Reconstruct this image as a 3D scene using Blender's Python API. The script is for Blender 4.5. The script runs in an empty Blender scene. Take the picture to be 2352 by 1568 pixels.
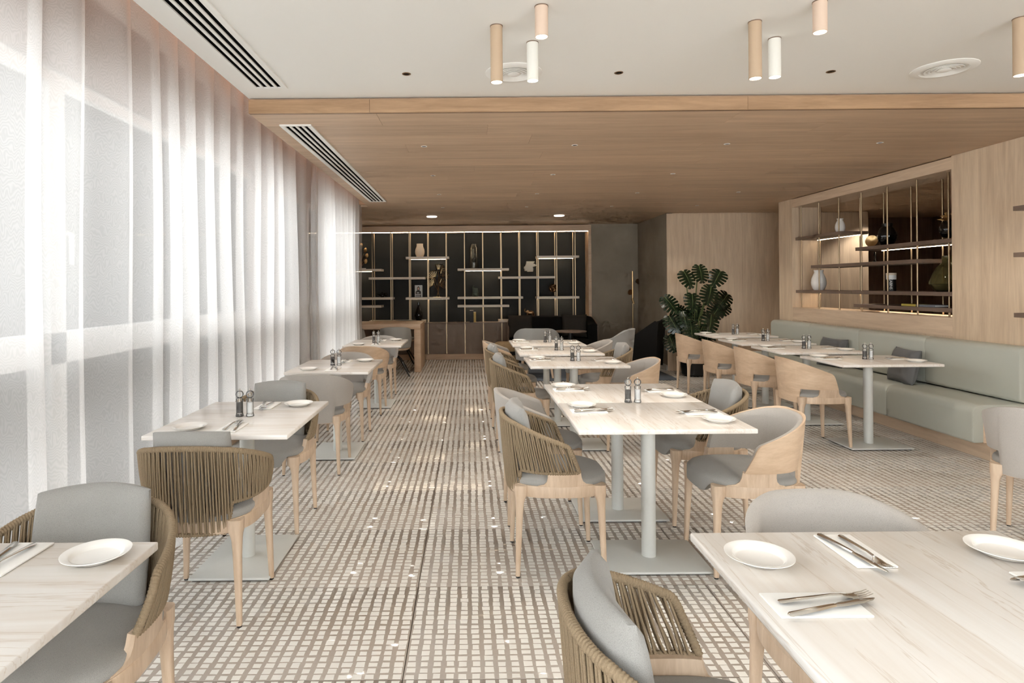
import bpy, bmesh, math, random
import numpy as np
from mathutils import Vector, Matrix
R = math.radians
random.seed(7)
C = bpy.context.scene.collection
sc = bpy.context.scene

# ---------------------------------------------------------------- camera, world, light, exposure
F, CX, CY, ROLL, HC = 1420.0, 1078.0, 656.0, 0.008, 1.40
cam_d = bpy.data.cameras.new('camera'); cam = bpy.data.objects.new('camera', cam_d); C.objects.link(cam)
cam_d.sensor_width = 36; cam_d.lens = F / 2352 * 36
cam_d.shift_x = (1176 - CX) / 2352; cam_d.shift_y = -(784 - CY) / 2352
cam_d.clip_start = 0.05
cam.matrix_world = Matrix.Translation((0, 0, HC)) @ Matrix.Rotation(R(90), 4, 'X') @ Matrix.Rotation(-ROLL, 4, 'Z')
sc.camera = cam
w = bpy.data.worlds.new('world'); sc.world = w; w.use_nodes = True
bg = w.node_tree.nodes['Background']; bg.inputs[0].default_value = (0.975, 0.985, 0.99, 1); bg.inputs[1].default_value = 6.8
def portal_front(x0, x1, z0, z1, y=-2.46):  # sampling portal for the added glazing behind the camera
    l = bpy.data.lights.new('window_portal', 'AREA'); l.shape = 'RECTANGLE'; l.size = x1 - x0; l.size_y = z1 - z0
    l.cycles.is_portal = True
    o = bpy.data.objects.new('window_portal', l); C.objects.link(o)
    o.location = ((x0 + x1) / 2, y, (z0 + z1) / 2); o.rotation_euler = (R(90), 0, math.pi)
def portal(y0, y1, z0, z1, x=-2.06):
    l = bpy.data.lights.new('window_portal', 'AREA'); l.shape = 'RECTANGLE'; l.size = z1 - z0; l.size_y = y1 - y0
    l.cycles.is_portal = True
    o = bpy.data.objects.new('window_portal', l); C.objects.link(o)
    o.location = (x, (y0 + y1) / 2, (z0 + z1) / 2); o.rotation_euler = (0, R(-90), 0)
portal(-2.4, 5.7, 0.0, 2.46); portal(6.6, 8.6, 0.0, 2.46); portal_front(-1.7, 4.3, 0.1, 2.5)
vs = sc.view_settings
vs.view_transform = 'Standard'; vs.look = 'None'; vs.gamma = 1; vs.use_curve_mapping = False; vs.exposure = 0.42
cy = sc.cycles
cy.use_denoising = True
cy.max_bounces = 4; cy.diffuse_bounces = 4; cy.glossy_bounces = 2; cy.transmission_bounces = 2; cy.transparent_max_bounces = 8; cy.debug_use_spatial_splits = True
cy.use_adaptive_sampling = True; cy.adaptive_threshold = 0.09; cy.adaptive_min_samples = 8; cy.use_light_tree = False
cy.caustics_reflective = False; cy.caustics_refractive = False; cy.sample_clamp_indirect = 6.0; cy.blur_glossy = 0.5

def at(px, py, Y):
    dx, dy = px - CX, py - CY
    u = dx - ROLL * dy; v = ROLL * dx + dy
    return Vector((u * Y / F, Y, HC - v * Y / F))

# ---------------------------------------------------------------- materials
def lin(c):
    return tuple((x / 12.92 if x <= 0.04045 else ((x + 0.055) / 1.055) ** 2.4) for x in c)
def hexc(r, g, b): return lin((r / 255, g / 255, b / 255)) + (1,)
M = {}
def newmat(name):
    m = bpy.data.materials.new(name); m.use_nodes = True
    nt = m.node_tree; p = nt.nodes['Principled BSDF']; M[name] = m
    return m, nt, p
def N(nt, t, **kw):
    n = nt.nodes.new(t)
    for k, v in kw.items():
        if k.startswith('i_'):
            n.inputs[k[2:].replace('_', ' ')].default_value = v
        else: setattr(n, k, v)
    return n
def simple(name, col, rough=0.5, metal=0.0, spec=0.5, noise=0.0, nscale=40, bump=0.0):
    m, nt, p = newmat(name)
    p.inputs['Base Color'].default_value = col; p.inputs['Roughness'].default_value = rough
    p.inputs['Metallic'].default_value = metal; p.inputs['Specular IOR Level'].default_value = spec
    if noise or bump:
        tc = N(nt, 'ShaderNodeTexCoord'); nz = N(nt, 'ShaderNodeTexNoise', i_Scale=nscale, i_Detail=4.0)
        nt.links.new(tc.outputs['Object'], nz.inputs['Vector'])
        if noise:
            mx = N(nt, 'ShaderNodeMix', data_type='RGBA'); mx.inputs['A'].default_value = tuple(x * (1 - noise) for x in col[:3]) + (1,)
            mx.inputs['B'].default_value = tuple(min(1, x * (1 + noise)) for x in col[:3]) + (1,)
            nt.links.new(nz.outputs['Fac'], mx.inputs['Factor']); nt.links.new(mx.outputs['Result'], p.inputs['Base Color'])
        if bump:
            b = N(nt, 'ShaderNodeBump', i_Strength=bump, i_Distance=0.002)
            nt.links.new(nz.outputs['Fac'], b.inputs['Height']); nt.links.new(b.outputs['Normal'], p.inputs['Normal'])
    return m
def wood(name, dark, light, scale=(1, 1, 14), rough=0.45, rnd=0.0, spec=0.4, world=False):
    """grain runs along the axis with the smallest scale"""
    m, nt, p = newmat(name)
    tc = N(nt, 'ShaderNodeTexCoord'); mp = N(nt, 'ShaderNodeMapping'); mp.inputs['Scale'].default_value = scale
    oi = N(nt, 'ShaderNodeObjectInfo')
    if rnd:
        cm = N(nt, 'ShaderNodeCombineXYZ'); mu = N(nt, 'ShaderNodeMath', operation='MULTIPLY'); mu.inputs[1].default_value = 37.0
        nt.links.new(oi.outputs['Random'], mu.inputs[0])
        for i in range(3): nt.links.new(mu.outputs[0], cm.inputs[i])
        nt.links.new(cm.outputs[0], mp.inputs['Location'])
    nt.links.new(tc.outputs['Object'], mp.inputs['Vector'])
    n1 = N(nt, 'ShaderNodeTexNoise', i_Scale=2.2, i_Detail=6.0, i_Roughness=0.62, i_Distortion=0.6)
    n2 = N(nt, 'ShaderNodeTexNoise', i_Scale=11.0, i_Detail=3.0, i_Roughness=0.7)
    nt.links.new(mp.outputs[0], n1.inputs['Vector']); nt.links.new(mp.outputs[0], n2.inputs['Vector'])
    ad = N(nt, 'ShaderNodeMath', operation='MULTIPLY_ADD'); ad.inputs[1].default_value = 0.35
    nt.links.new(n2.outputs['Fac'], ad.inputs[0]); nt.links.new(n1.outputs['Fac'], ad.inputs[2])
    rp = N(nt, 'ShaderNodeValToRGB'); e = rp.color_ramp.elements
    e[0].position = 0.42; e[0].color = dark; e[1].position = 0.95; e[1].color = light
    nt.links.new(ad.outputs[0], rp.inputs[0])
    out = rp.outputs[0]
    if rnd:
        hs = N(nt, 'ShaderNodeHueSaturation'); mr = N(nt, 'ShaderNodeMapRange'); mr.inputs['To Min'].default_value = 1 - rnd; mr.inputs['To Max'].default_value = 1 + rnd
        nt.links.new(oi.outputs['Random'], mr.inputs['Value']); nt.links.new(mr.outputs[0], hs.inputs['Value']); nt.links.new(out, hs.inputs['Color']); out = hs.outputs[0]
    nt.links.new(out, p.inputs['Base Color'])
    p.inputs['Roughness'].default_value = rough; p.inputs['Specular IOR Level'].default_value = spec
    return m
def fabric(name, col, scale=700, var=0.12, bump=0.25):
    m, nt, p = newmat(name)
    tc = N(nt, 'ShaderNodeTexCoord')
    mpf = N(nt, 'ShaderNodeMapping'); mpf.inputs['Scale'].default_value = (1, 1, 1)
    nt.links.new(tc.outputs['Object'], mpf.inputs['Vector'])
    ck = N(nt, 'ShaderNodeTexVoronoi', i_Scale=scale); nz = N(nt, 'ShaderNodeTexNoise', i_Scale=9.0, i_Detail=3.0)
    nt.links.new(mpf.outputs[0], ck.inputs['Vector']); nt.links.new(tc.outputs['Object'], nz.inputs['Vector'])
    mx = N(nt, 'ShaderNodeMix', data_type='RGBA')
    mx.inputs['A'].default_value = tuple(x * (1 + var) for x in col[:3]) + (1,); mx.inputs['B'].default_value = tuple(x * (1 - 2 * var) for x in col[:3]) + (1,)
    nt.links.new(ck.outputs['Distance'], mx.inputs['Factor'])
    m2 = N(nt, 'ShaderNodeMix', data_type='RGBA', blend_type='MULTIPLY'); m2.inputs['Factor'].default_value = 0.12
    nt.links.new(mx.outputs['Result'], m2.inputs['A']); nt.links.new(nz.outputs['Fac'], m2.inputs['B'])
    nt.links.new(m2.outputs['Result'], p.inputs['Base Color'])
    b = N(nt, 'ShaderNodeBump', i_Strength=bump, i_Distance=0.001); nt.links.new(ck.outputs['Distance'], b.inputs['Height']); nt.links.new(b.outputs['Normal'], p.inputs['Normal'])
    p.inputs['Roughness'].default_value = 0.9; p.inputs['Specular IOR Level'].default_value = 0.15
    p.inputs['Sheen Weight'].default_value = 0.15
    return m
def emit(name, col, s):
    m, nt, p = newmat(name)
    p.inputs['Base Color'].default_value = (0.8, 0.8, 0.8, 1); p.inputs['Emission Color'].default_value = col; p.inputs['Emission Strength'].default_value = s
    return m
def thin_glass(name, tint, refl=0.08, opac=0.0, rough=0.02):
    m, nt, p = newmat(name); nt.nodes.remove(p); out = nt.nodes['Material Output']
    tr = N(nt, 'ShaderNodeBsdfTransparent'); tr.inputs[0].default_value = tint
    gl = N(nt, 'ShaderNodeBsdfGlossy'); gl.inputs['Roughness'].default_value = rough
    fr = N(nt, 'ShaderNodeFresnel', i_IOR=1.45)
    mx = N(nt, 'ShaderNodeMixShader'); nt.links.new(fr.outputs[0], mx.inputs[0]); nt.links.new(tr.outputs[0], mx.inputs[1]); nt.links.new(gl.outputs[0], mx.inputs[2])
    last = mx
    if opac:
        df = N(nt, 'ShaderNodeBsdfDiffuse'); df.inputs[0].default_value = tint
        m2 = N(nt, 'ShaderNodeMixShader'); m2.inputs[0].default_value = opac
        nt.links.new(mx.outputs[0], m2.inputs[1]); nt.links.new(df.outputs[0], m2.inputs[2]); last = m2
    nt.links.new(last.outputs[0], out.inputs[0])
    return m

OAK_D, OAK_L = hexc(186, 160, 134), hexc(222, 200, 176)
wood('oak_chair', OAK_D, OAK_L, (9, 9, 1.2), 0.42, 0.05)
wood('oak_shell', hexc(188, 160, 132), hexc(220, 196, 169), (1.6, 1.6, 7), 0.42, 0.04)
wood('oak_wall', hexc(196, 172, 146), hexc(230, 209, 182), (7, 7, 0.5), 0.5, 0.05)
wood('oak_rail', hexc(198, 172, 146), hexc(230, 207, 181), (6, 0.5, 7), 0.5, 0.05)
wood('oak_plank', hexc(182, 154, 128), hexc(212, 185, 157), (0.5, 7, 7), 0.5, 0.07)
wood('oak_fascia', hexc(150, 118, 88), hexc(188, 154, 120), (0.8, 9, 9), 0.5, 0.04)
wood('oak_desk', hexc(188, 158, 130), hexc(218, 191, 162), (0.8, 6, 6), 0.45, 0.03)
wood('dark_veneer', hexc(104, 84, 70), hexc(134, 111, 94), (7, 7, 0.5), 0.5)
wood('brown_shelf', hexc(110, 92, 80), hexc(132, 112, 98), (8, 0.8, 8), 0.5)
simple('cream_shelf', hexc(240, 228, 212), 0.5)
simple('white_paint', hexc(236, 234, 229), 0.75, spec=0.25)
simple('grey_paint', hexc(208, 209, 205), 0.45, noise=0.02)
simple('window_white', hexc(225, 226, 226), 0.45)
simple('ceramic', hexc(246, 243, 238), 0.12)
simple('cream_ceramic', hexc(226, 212, 192), 0.55)
simple('linen', hexc(248, 246, 242), 0.9, spec=0.1)
simple('steel', hexc(226, 222, 215), 0.16, 1.0)
simple('brass', hexc(205, 175, 128), 0.28, 1.0)
simple('brass_bar', hexc(172, 150, 122), 0.42, 1.0)
simple('black', hexc(18, 18, 18), 0.5)
simple('black_gloss', hexc(12, 12, 13), 0.08)
simple('black_metal', hexc(28, 28, 29), 0.4)
simple('slot_black', hexc(10, 10, 10), 0.9, spec=0.05)
simple('velvet', hexc(30, 29, 28), 0.95, spec=0.1)
simple('dark_fabric', hexc(62, 58, 54), 0.95, spec=0.1)
simple('ottoman_fabric', hexc(150, 128, 98), 0.9, spec=0.1, noise=0.15)
simple('leather', hexc(186, 188, 178), 0.42, spec=0.35, noise=0.03, nscale=5)
simple('concrete', hexc(150, 140, 125), 0.85, spec=0.2, noise=0.32, nscale=2.2, bump=0.15)
simple('cabinet_door', hexc(136, 119, 106), 0.6, noise=0.16, nscale=7.0)
simple('black_panel', hexc(30, 32, 31), 0.7, noise=0.15, nscale=3)
simple('dark_void', hexc(50, 42, 36), 0.9)
simple('beige_tube', hexc(186, 162, 136), 0.55)
simple('pink_tube', hexc(214, 190, 170), 0.55)
simple('white_tube', hexc(232, 230, 222), 0.55)
simple('slab', hexc(168, 157, 147), 0.07, spec=0.55, noise=0.10, nscale=60)
simple('inlay', hexc(234, 231, 225), 0.07, spec=0.55, noise=0.04, nscale=8)
simple('joint', hexc(132, 116, 102), 0.7)
simple('taupe_paint', hexc(150, 134, 124), 0.8, spec=0.2)
simple('terrace', hexc(205, 203, 198), 0.9)
simple('rope', hexc(144, 126, 102), 0.8, spec=0.2, noise=0.28, nscale=330, bump=0.6)
simple('pot_black', hexc(20, 20, 20), 0.35)
simple('soil', hexc(50, 38, 28), 0.95)
simple('rug', hexc(92, 98, 106), 0.95, spec=0.05, noise=0.2, nscale=30)
simple('salt', hexc(245, 245, 243), 0.9)
simple('pepper', hexc(38, 30, 26), 0.8, noise=0.5, nscale=600)
simple('book_dark', hexc(36, 34, 36), 0.6); simple('book_yellow', hexc(206, 176, 104), 0.6); simple('book_blue', hexc(120, 124, 134), 0.6); simple('book_olive', hexc(196, 178, 84), 0.6)
simple('print_grey', hexc(205, 208, 205), 0.6); simple('print_dark', hexc(70, 66, 64), 0.6); simple('print_skin', hexc(205, 170, 150), 0.6); simple('print_white', hexc(240, 240, 238), 0.6)
simple('stone_white', hexc(222, 218, 205), 0.7, noise=0.08, nscale=20)
simple('bronze', hexc(150, 118, 84), 0.3, 1.0)
simple('stem_green', hexc(92, 104, 58), 0.5)
simple('leaf', hexc(26, 42, 24), 0.22, noise=0.4, nscale=6)
fabric('grey_fabric', hexc(162, 160, 156))
fabric('grey_shell', hexc(184, 178, 171))
fabric('pillow_fabric', hexc(112, 112, 112))
fabric('lounge_fabric', hexc(160, 160, 158))
simple('grey_lacquer', hexc(146, 144, 139), 0.5)
emit('led', (1.0, 0.80, 0.56, 1), 18.0)
emit('lamp_disc', (1.0, 0.88, 0.72, 1), 14.0)
emit('disc_light', (1.0, 0.92, 0.82, 1), 2.2)
emit('cove_led', (1.0, 0.52, 0.32, 1), 4.5)
thin_glass('pane', (0.97, 0.98, 0.98, 1))
thin_glass('clear_glass', (0.985, 0.985, 0.985, 1), opac=0.07)
thin_glass('smoke_glass', (0.80, 0.80, 0.76, 1), opac=0.05)
thin_glass('green_glass', (0.62, 0.72, 0.66, 1), opac=0.12)
thin_glass('olive_glass', (0.42, 0.38, 0.16, 1), opac=0.15)

def marble():
    m, nt, p = newmat('marble')
    tc = N(nt, 'ShaderNodeTexCoord'); oi = N(nt, 'ShaderNodeObjectInfo')
    mp = N(nt, 'ShaderNodeMapping'); mp.inputs['Scale'].default_value = (6.5, 0.42, 3.0); mp.inputs['Rotation'].default_value = (0, 0, R(5))
    mu = N(nt, 'ShaderNodeMath', operation='MULTIPLY'); mu.inputs[1].default_value = 23.0
    cm = N(nt, 'ShaderNodeCombineXYZ'); nt.links.new(oi.outputs['Random'], mu.inputs[0]); nt.links.new(mu.outputs[0], cm.inputs[0]); nt.links.new(mu.outputs[0], cm.inputs[1])
    nt.links.new(cm.outputs[0], mp.inputs['Location']); nt.links.new(tc.outputs['Object'], mp.inputs['Vector'])
    n1 = N(nt, 'ShaderNodeTexNoise', i_Scale=1.3, i_Detail=7.0, i_Roughness=0.62, i_Distortion=0.6)
    n2 = N(nt, 'ShaderNodeTexNoise', i_Scale=1.9, i_Detail=6.0, i_Roughness=0.6, i_Distortion=0.4)
    for n in (n1, n2): nt.links.new(mp.outputs[0], n.inputs['Vector'])
    r1 = N(nt, 'ShaderNodeValToRGB'); e = r1.color_ramp.elements
    e[0].position = 0.30; e[0].color = hexc(224, 214, 203); e[1].position = 0.60; e[1].color = hexc(239, 235, 230)
    # thin veins where the noise crosses one half
    s = N(nt, 'ShaderNodeMath', operation='SUBTRACT'); s.inputs[1].default_value = 0.52
    a = N(nt, 'ShaderNodeMath', operation='ABSOLUTE'); mr = N(nt, 'ShaderNodeMapRange'); mr.inputs['From Max'].default_value = 0.014; mr.inputs['To Min'].default_value = 0.55; mr.inputs['To Max'].default_value = 0.0
    nt.links.new(n2.outputs['Fac'], s.inputs[0]); nt.links.new(s.outputs[0], a.inputs[0]); nt.links.new(a.outputs[0], mr.inputs['Value'])
    mx = N(nt, 'ShaderNodeMix', data_type='RGBA'); mx.inputs['B'].default_value = hexc(206, 190, 173)
    nt.links.new(n1.outputs['Fac'], r1.inputs[0]); nt.links.new(mr.outputs[0], mx.inputs['Factor']); nt.links.new(r1.outputs[0], mx.inputs['A'])
    nt.links.new(mx.outputs['Result'], p.inputs['Base Color']); p.inputs['Roughness'].default_value = 0.22
marble()
def sheer():
    m, nt, p = newmat('sheer'); nt.nodes.remove(p); out = nt.nodes['Material Output']
    tc = N(nt, 'ShaderNodeTexCoord'); mp = N(nt, 'ShaderNodeMapping'); mp.inputs['Scale'].default_value = (1, 1.0, 0.35)
    nt.links.new(tc.outputs['Object'], mp.inputs['Vector'])
    wv = N(nt, 'ShaderNodeTexWave', bands_direction='Z', i_Scale=52.0, i_Distortion=18.0, i_Detail=0.0, i_Detail_Scale=1.0)
    nt.links.new(mp.outputs[0], wv.inputs['Vector'])
    mr = N(nt, 'ShaderNodeMapRange'); mr.inputs['To Min'].default_value = 0.50; mr.inputs['To Max'].default_value = 0.555
    nt.links.new(wv.outputs['Fac'], mr.inputs['Value'])
    tr = N(nt, 'ShaderNodeBsdfTransparent')
    tl = N(nt, 'ShaderNodeBsdfTranslucent'); tl.inputs[0].default_value = (0.88, 0.87, 0.86, 1)
    df = N(nt, 'ShaderNodeBsdfDiffuse'); df.inputs[0].default_value = (0.80, 0.79, 0.78, 1)
    m1 = N(nt, 'ShaderNodeMixShader'); m1.inputs[0].default_value = 0.36
    nt.links.new(tl.outputs[0], m1.inputs[1]); nt.links.new(df.outputs[0], m1.inputs[2])
    m2 = N(nt, 'ShaderNodeMixShader'); nt.links.new(mr.outputs[0], m2.inputs[0]); nt.links.new(tr.outputs[0], m2.inputs[1]); nt.links.new(m1.outputs[0], m2.inputs[2])
    nt.links.new(m2.outputs[0], out.inputs[0])
sheer()

# ---------------------------------------------------------------- mesh helpers
class MB:
    def __init__(s): s.v = []; s.f = []
    def add(s, vs, fs):
        o = len(s.v); s.v += [tuple(p) for p in vs]; s.f += [tuple(i + o for i in f) for f in fs]; return s
    def box(s, x0, x1, y0, y1, z0, z1):
        return s.add([(x, y, z) for z in (z0, z1) for x, y in ((x0, y0), (x1, y0), (x1, y1), (x0, y1))],
                     [(3, 2, 1, 0), (4, 5, 6, 7), (0, 1, 5, 4), (1, 2, 6, 5), (2, 3, 7, 6), (3, 0, 4, 7)])
    def loft(s, rings, closed=True, cap=True, wrap=False):
        n = len(rings[0]); o = len(s.v)
        for r in rings: s.v += [tuple(p) for p in r]
        m = len(rings); kk = n if closed else n - 1
        for i in range(m if wrap else m - 1):
            a, b = o + i * n, o + ((i + 1) % m) * n
            for k in range(kk):
                k2 = (k + 1) % n; s.f.append((a + k, a + k2, b + k2, b + k))
        if cap and not wrap and closed:
            s.f.append(tuple(o + k for k in reversed(range(n)))); s.f.append(tuple(o + (m - 1) * n + k for k in range(n)))
        return s
    def lathe(s, prof, n=24, cx=0, cy=0, cz=0):
        return s.loft([[(cx + r * math.cos(2 * math.pi * k / n), cy + r * math.sin(2 * math.pi * k / n), cz + z) for k in range(n)] for r, z in prof])
    def tube(s, pts, r, n=8, closed=False):
        pts = [Vector(p) for p in pts]; m = len(pts); rings = []
        up = None
        for i in range(m):
            a = pts[(i - 1) % m] if (closed or i > 0) else pts[i]; b = pts[(i + 1) % m] if (closed or i < m - 1) else pts[i]
            t = (b - a).normalized()
            if up is None:
                up = Vector((0, 0, 1)) if abs(t.z) < 0.9 else Vector((1, 0, 0))
            sd = t.cross(up).normalized(); up = sd.cross(t).normalized()
            rr = r[i] if isinstance(r, (list, tuple)) else r
            rings.append([pts[i] + sd * (rr * math.cos(2 * math.pi * k / n)) + up * (rr * math.sin(2 * math.pi * k / n)) for k in range(n)])
        return s.loft(rings, wrap=closed)
    def prism(s, poly, z0, z1):
        n = len(poly)
        return s.add([(x, y, z0) for x, y in poly] + [(x, y, z1) for x, y in poly],
                     [tuple(reversed(range(n))), tuple(range(n, 2 * n))] + [(k, (k + 1) % n, n + (k + 1) % n, n + k) for k in range(n)])
    def mesh(s, name, smooth=True, ang=38):
        me = bpy.data.meshes.new(name); me.from_pydata(s.v, [], s.f); me.validate()
        bm = bmesh.new(); bm.from_mesh(me); bmesh.ops.recalc_face_normals(bm, faces=bm.faces); bm.to_mesh(me); bm.free()
        if smooth:
            me.polygons.foreach_set('use_smooth', [True] * len(me.polygons)); me.set_sharp_from_angle(angle=R(ang))
        return me
def link(name, me, mat=None, parent=None, loc=None, rotz=None):
    o = bpy.data.objects.new(name, me); C.objects.link(o)
    if mat and me is not None and not me.materials: me.materials.append(M[mat])
    if parent: o.parent = parent
    if loc: o.location = loc
    if rotz is not None: o.rotation_euler = (0, 0, rotz)
    return o
def part(name, mb, mat, parent=None, smooth=True, ang=38, loc=None, rotz=None):
    return link(name, mb.mesh(name, smooth, ang), mat, parent, loc, rotz)
def tag(o, label, cat, group=None):
    o['label'] = label; o['category'] = cat
    if group: o['group'] = group
    return o
def thing(name, label, cat, loc=(0, 0, 0), rotz=0, group=None):
    o = link(name, None, loc=loc, rotz=rotz); o.empty_display_size = 0.1
    return tag(o, label, cat, group)
def struct(name, mb, mat, parent=None, smooth=False):
    o = part(name, mb, mat, parent, smooth)
    if not parent: o['kind'] = 'structure'
    return o
def box(*a): return MB().box(*a)
def rbox_mesh(name, sx, sy, sz, r, seg=3):
    bm = bmesh.new(); bmesh.ops.create_cube(bm, size=1.0)
    bmesh.ops.scale(bm, vec=(sx, sy, sz), verts=bm.verts)
    bmesh.ops.bevel(bm, geom=list(bm.edges), offset=r, segments=seg, profile=0.5, affect='EDGES')
    me = bpy.data.meshes.new(name); bm.to_mesh(me); bm.free()
    me.polygons.foreach_set('use_smooth', [True] * len(me.polygons)); me.set_sharp_from_angle(angle=R(50))
    return me
def rbox(name, x0, x1, y0, y1, z0, z1, r, mat, parent=None, seg=3):
    me = rbox_mesh(name, x1 - x0, y1 - y0, z1 - z0, r, seg)
    return link(name, me, mat, parent, ((x0 + x1) / 2, (y0 + y1) / 2, (z0 + z1) / 2))
def copy_tree(o, parent=None):
    c = o.copy(); C.objects.link(c); c.parent = parent
    for ch in list(o.children): copy_tree(ch, c)
    return c
# ---------------------------------------------------------------- the room
ZC, ZS, XW, XR = 2.65, 2.55, -1.98, 4.42
YB = 4.10                                          # where the white ceiling gives way to the oak soffit
floor = struct('floor', box(-4.2, 8.5, -2.4, 12.2, -0.09, -0.012), 'joint')
SX, SY, X0, Y0 = 1.337, 0.68, -0.249, 2.20
rng = np.random.default_rng(3)
inl_v, inl_f = [], []
cand = []
slabs = {}
slab_me = rbox_mesh('slab', SX - 0.0035, SY - 0.0035, 0.012, 0.0008, 1)
for i in range(-3, 6):
    for j in range(-6, 15):
        xa, ya = X0 + i * SX, Y0 + j * SY
        if xa + SX > 8.4 or (xa < -2.0 and j < 9): 
            if not (i == -2 and j < 9): continue
        o = link('slab', slab_me, 'slab', floor, (xa + SX / 2, ya + SY / 2, -0.006))
        slabs[(i, j)] = o
NCOL, NROW = 28, 19
for (i, j), so in slabs.items():
    xa, ya = X0 + i * SX, Y0 + j * SY
    if j < -3 or ya > 11.6: continue
    cxm, cym = xa + SX / 2, ya + SY / 2
    if cym < 0.6: continue
    uu = cxm / max(cym, .3) * F + CX
    if uu < -500 or uu > 2352 + 500: continue
    px, py = SX / NCOL, SY / NROW
    wob = np.cumsum(rng.normal(0, 0.0008, (NCOL, NROW)), axis=1); wob -= wob.mean(axis=1, keepdims=True)
    for a in range(NCOL):
        wa = px * rng.uniform(0.56, 0.66)
        for b in range(NROW):
            x = xa + (a + .5) * px + np.clip(wob[a, b], -.006, .006); y = ya + (b + .5) * py + rng.normal(0, .0012)
            hw = wa / 2 + rng.normal(0, .0012); hh = py * 0.365 + rng.normal(0, .0012)
            cand.append((x, y, hw, hh, i, j))
cand = np.array(cand)
# the 300 pieces in the open aisle that show largest are pieces of their own
score = np.where((cand[:, 0] > -0.62) & (cand[:, 0] < 0.40) & (cand[:, 1] > 2.10), cand[:, 1], 99)
own = np.argsort(score)[:300]
mask = np.ones(len(cand), bool); mask[own] = False
ime = []
for k in range(8):
    jt = rng.uniform(-.10, .10, (4, 2))
    q = [(sx * (1 + jt[n, 0]), sy * (1 + jt[n, 1])) for n, (sx, sy) in enumerate(((-1, -1), (1, -1), (1, 1), (-1, 1)))]
    me = MB().prism(q, 0, 0.0006).mesh('inlay_piece', False); me.materials.append(M['inlay']); ime.append(me)
for n in own:
    x, y, hw, hh, i, j = cand[n]; so = slabs[(int(i), int(j))]
    o = bpy.data.objects.new('inlay_piece', ime[n % 8]); C.objects.link(o); o.parent = so
    o.location = (x - so.location.x, y - so.location.y, 0.006); o.scale = (hw, hh, 1)
c2 = cand[mask]; n2 = len(c2)
jit = rng.uniform(-.10, .10, (n2, 4, 2)); sg = np.array([(-1, -1), (1, -1), (1, 1), (-1, 1)])
P = c2[:, None, :2] + sg[None] * (1 + jit) * c2[:, None, 2:4]
V = np.zeros((n2, 8, 3)); V[:, :4, :2] = P; V[:, 4:, :2] = P; V[:, 4:, 2] = 0.0006
fq = np.array([(4, 5, 6, 7), (0, 1, 5, 4), (1, 2, 6, 5), (2, 3, 7, 6), (3, 0, 4, 7)])
Fc = (np.arange(n2)[:, None, None] * 8 + fq[None]).reshape(-1)
me = bpy.data.meshes.new('inlay_mosaic'); me.vertices.add(n2 * 8); me.vertices.foreach_set('co', V.reshape(-1))
me.loops.add(len(Fc)); me.loops.foreach_set('vertex_index', Fc.astype(np.int32))
npol = len(Fc) // 4; me.polygons.add(npol); me.polygons.foreach_set('loop_start', np.arange(0, npol * 4, 4, dtype=np.int32)); me.polygons.foreach_set('loop_total', np.full(npol, 4, dtype=np.int32))
me.polygons.foreach_set('use_smooth', np.zeros(npol, dtype=bool)); me.update(calc_edges=True); me.validate()
o = link('inlay_mosaic', me, 'inlay', floor); o['kind'] = 'stuff'

# ceilings
struct('ceiling', box(-1.45, 4.80, -2.4, YB, ZC, 3.0), 'white_paint')
sof = struct('ceiling', MB().box(-1.45, 8.5, YB + 0.02, 8.86, 2.575, 3.0).box(-4.2, 8.5, 8.86, 12.2, 2.575, 3.0), 'oak_plank')
yy = YB + 0.02; row = 0
while yy < 11.72:
    x0 = -1.45 if yy < 8.7 else -4.2
    xs = x0 - random.uniform(0.2, 2.2) if row else x0 - 1.6
    while xs < 6.5:
        a, b = max(xs, x0), min(xs + 2.44, 6.5)
        if b - a > 0.05:
            link('plank', box(a - (a + b) / 2 + 0.0009, b - (a + b) / 2 - 0.0009, -0.1491, 0.1491, -0.012, 0.012).mesh('plank', False), 'oak_plank', sof, ((a + b) / 2, yy + 0.15, ZS + 0.012))
        xs += 2.44
    yy += 0.30; row += 1
fas = struct('trim_1', box(-1.45, XR, YB + 0.004, YB + 0.02, ZS, ZC - 0.006), 'dark_veneer')
for a, b in ((-1.45, -0.65), (-0.65, 1.85), (1.85, XR)):
    part('board', box(a + 0.001, b - 0.001, YB - 0.016, YB + 0.004, ZS - 0.001, ZC - 0.012), 'oak_fascia', fas, False)
struct('ceiling', box(-2.06, -1.45, -2.4, 8.9, 2.93, 3.0), 'white_paint')                 # the curtain pocket
struct('trim_2', box(-1.475, -1.452, -2.2, 8.7, 2.80, 2.815), 'cove_led')                  # warm cove strip over the curtains

# window wall
wl = struct('wall_left', MB().box(-2.10, XW, -2.4, 8.9, 2.46, 3.0).box(-2.10, XW, 5.70, 6.60, 0, 2.46).box(-2.10, XW, 8.58, 8.9, 0, 2.46), 'taupe_paint')
struct('wall_left', box(-4.2, XW, 8.86, 8.98, 0, 2.575), 'white_paint')
struct('wall_left', box(-4.3, -4.2, 8.9, 12.2, 0, 3.0), 'concrete')
struct('wall_front', MB().box(-2.1, 4.9, -2.5, -2.4, 2.5, 3.0).box(-2.1, -1.7, -2.5, -2.4, 0, 2.5).box(4.3, 4.9, -2.5, -2.4, 0, 2.5).box(-1.7, 4.3, -2.5, -2.4, 0, 0.1), 'white_paint')
w3 = struct('added_fill_window', MB().box(-1.7, 4.3, -2.48, -2.41, 0.1, 0.17).box(-1.7, 4.3, -2.48, -2.41, 2.43, 2.5), 'window_white')  # unseen glazing added behind the camera to let in fill daylight
for k in range(5): part('mullion', box(-1.7 + 1.5 * k - .035, -1.7 + 1.5 * k + .035, -2.48, -2.41, 0.17, 2.43), 'window_white', w3, False)
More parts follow.
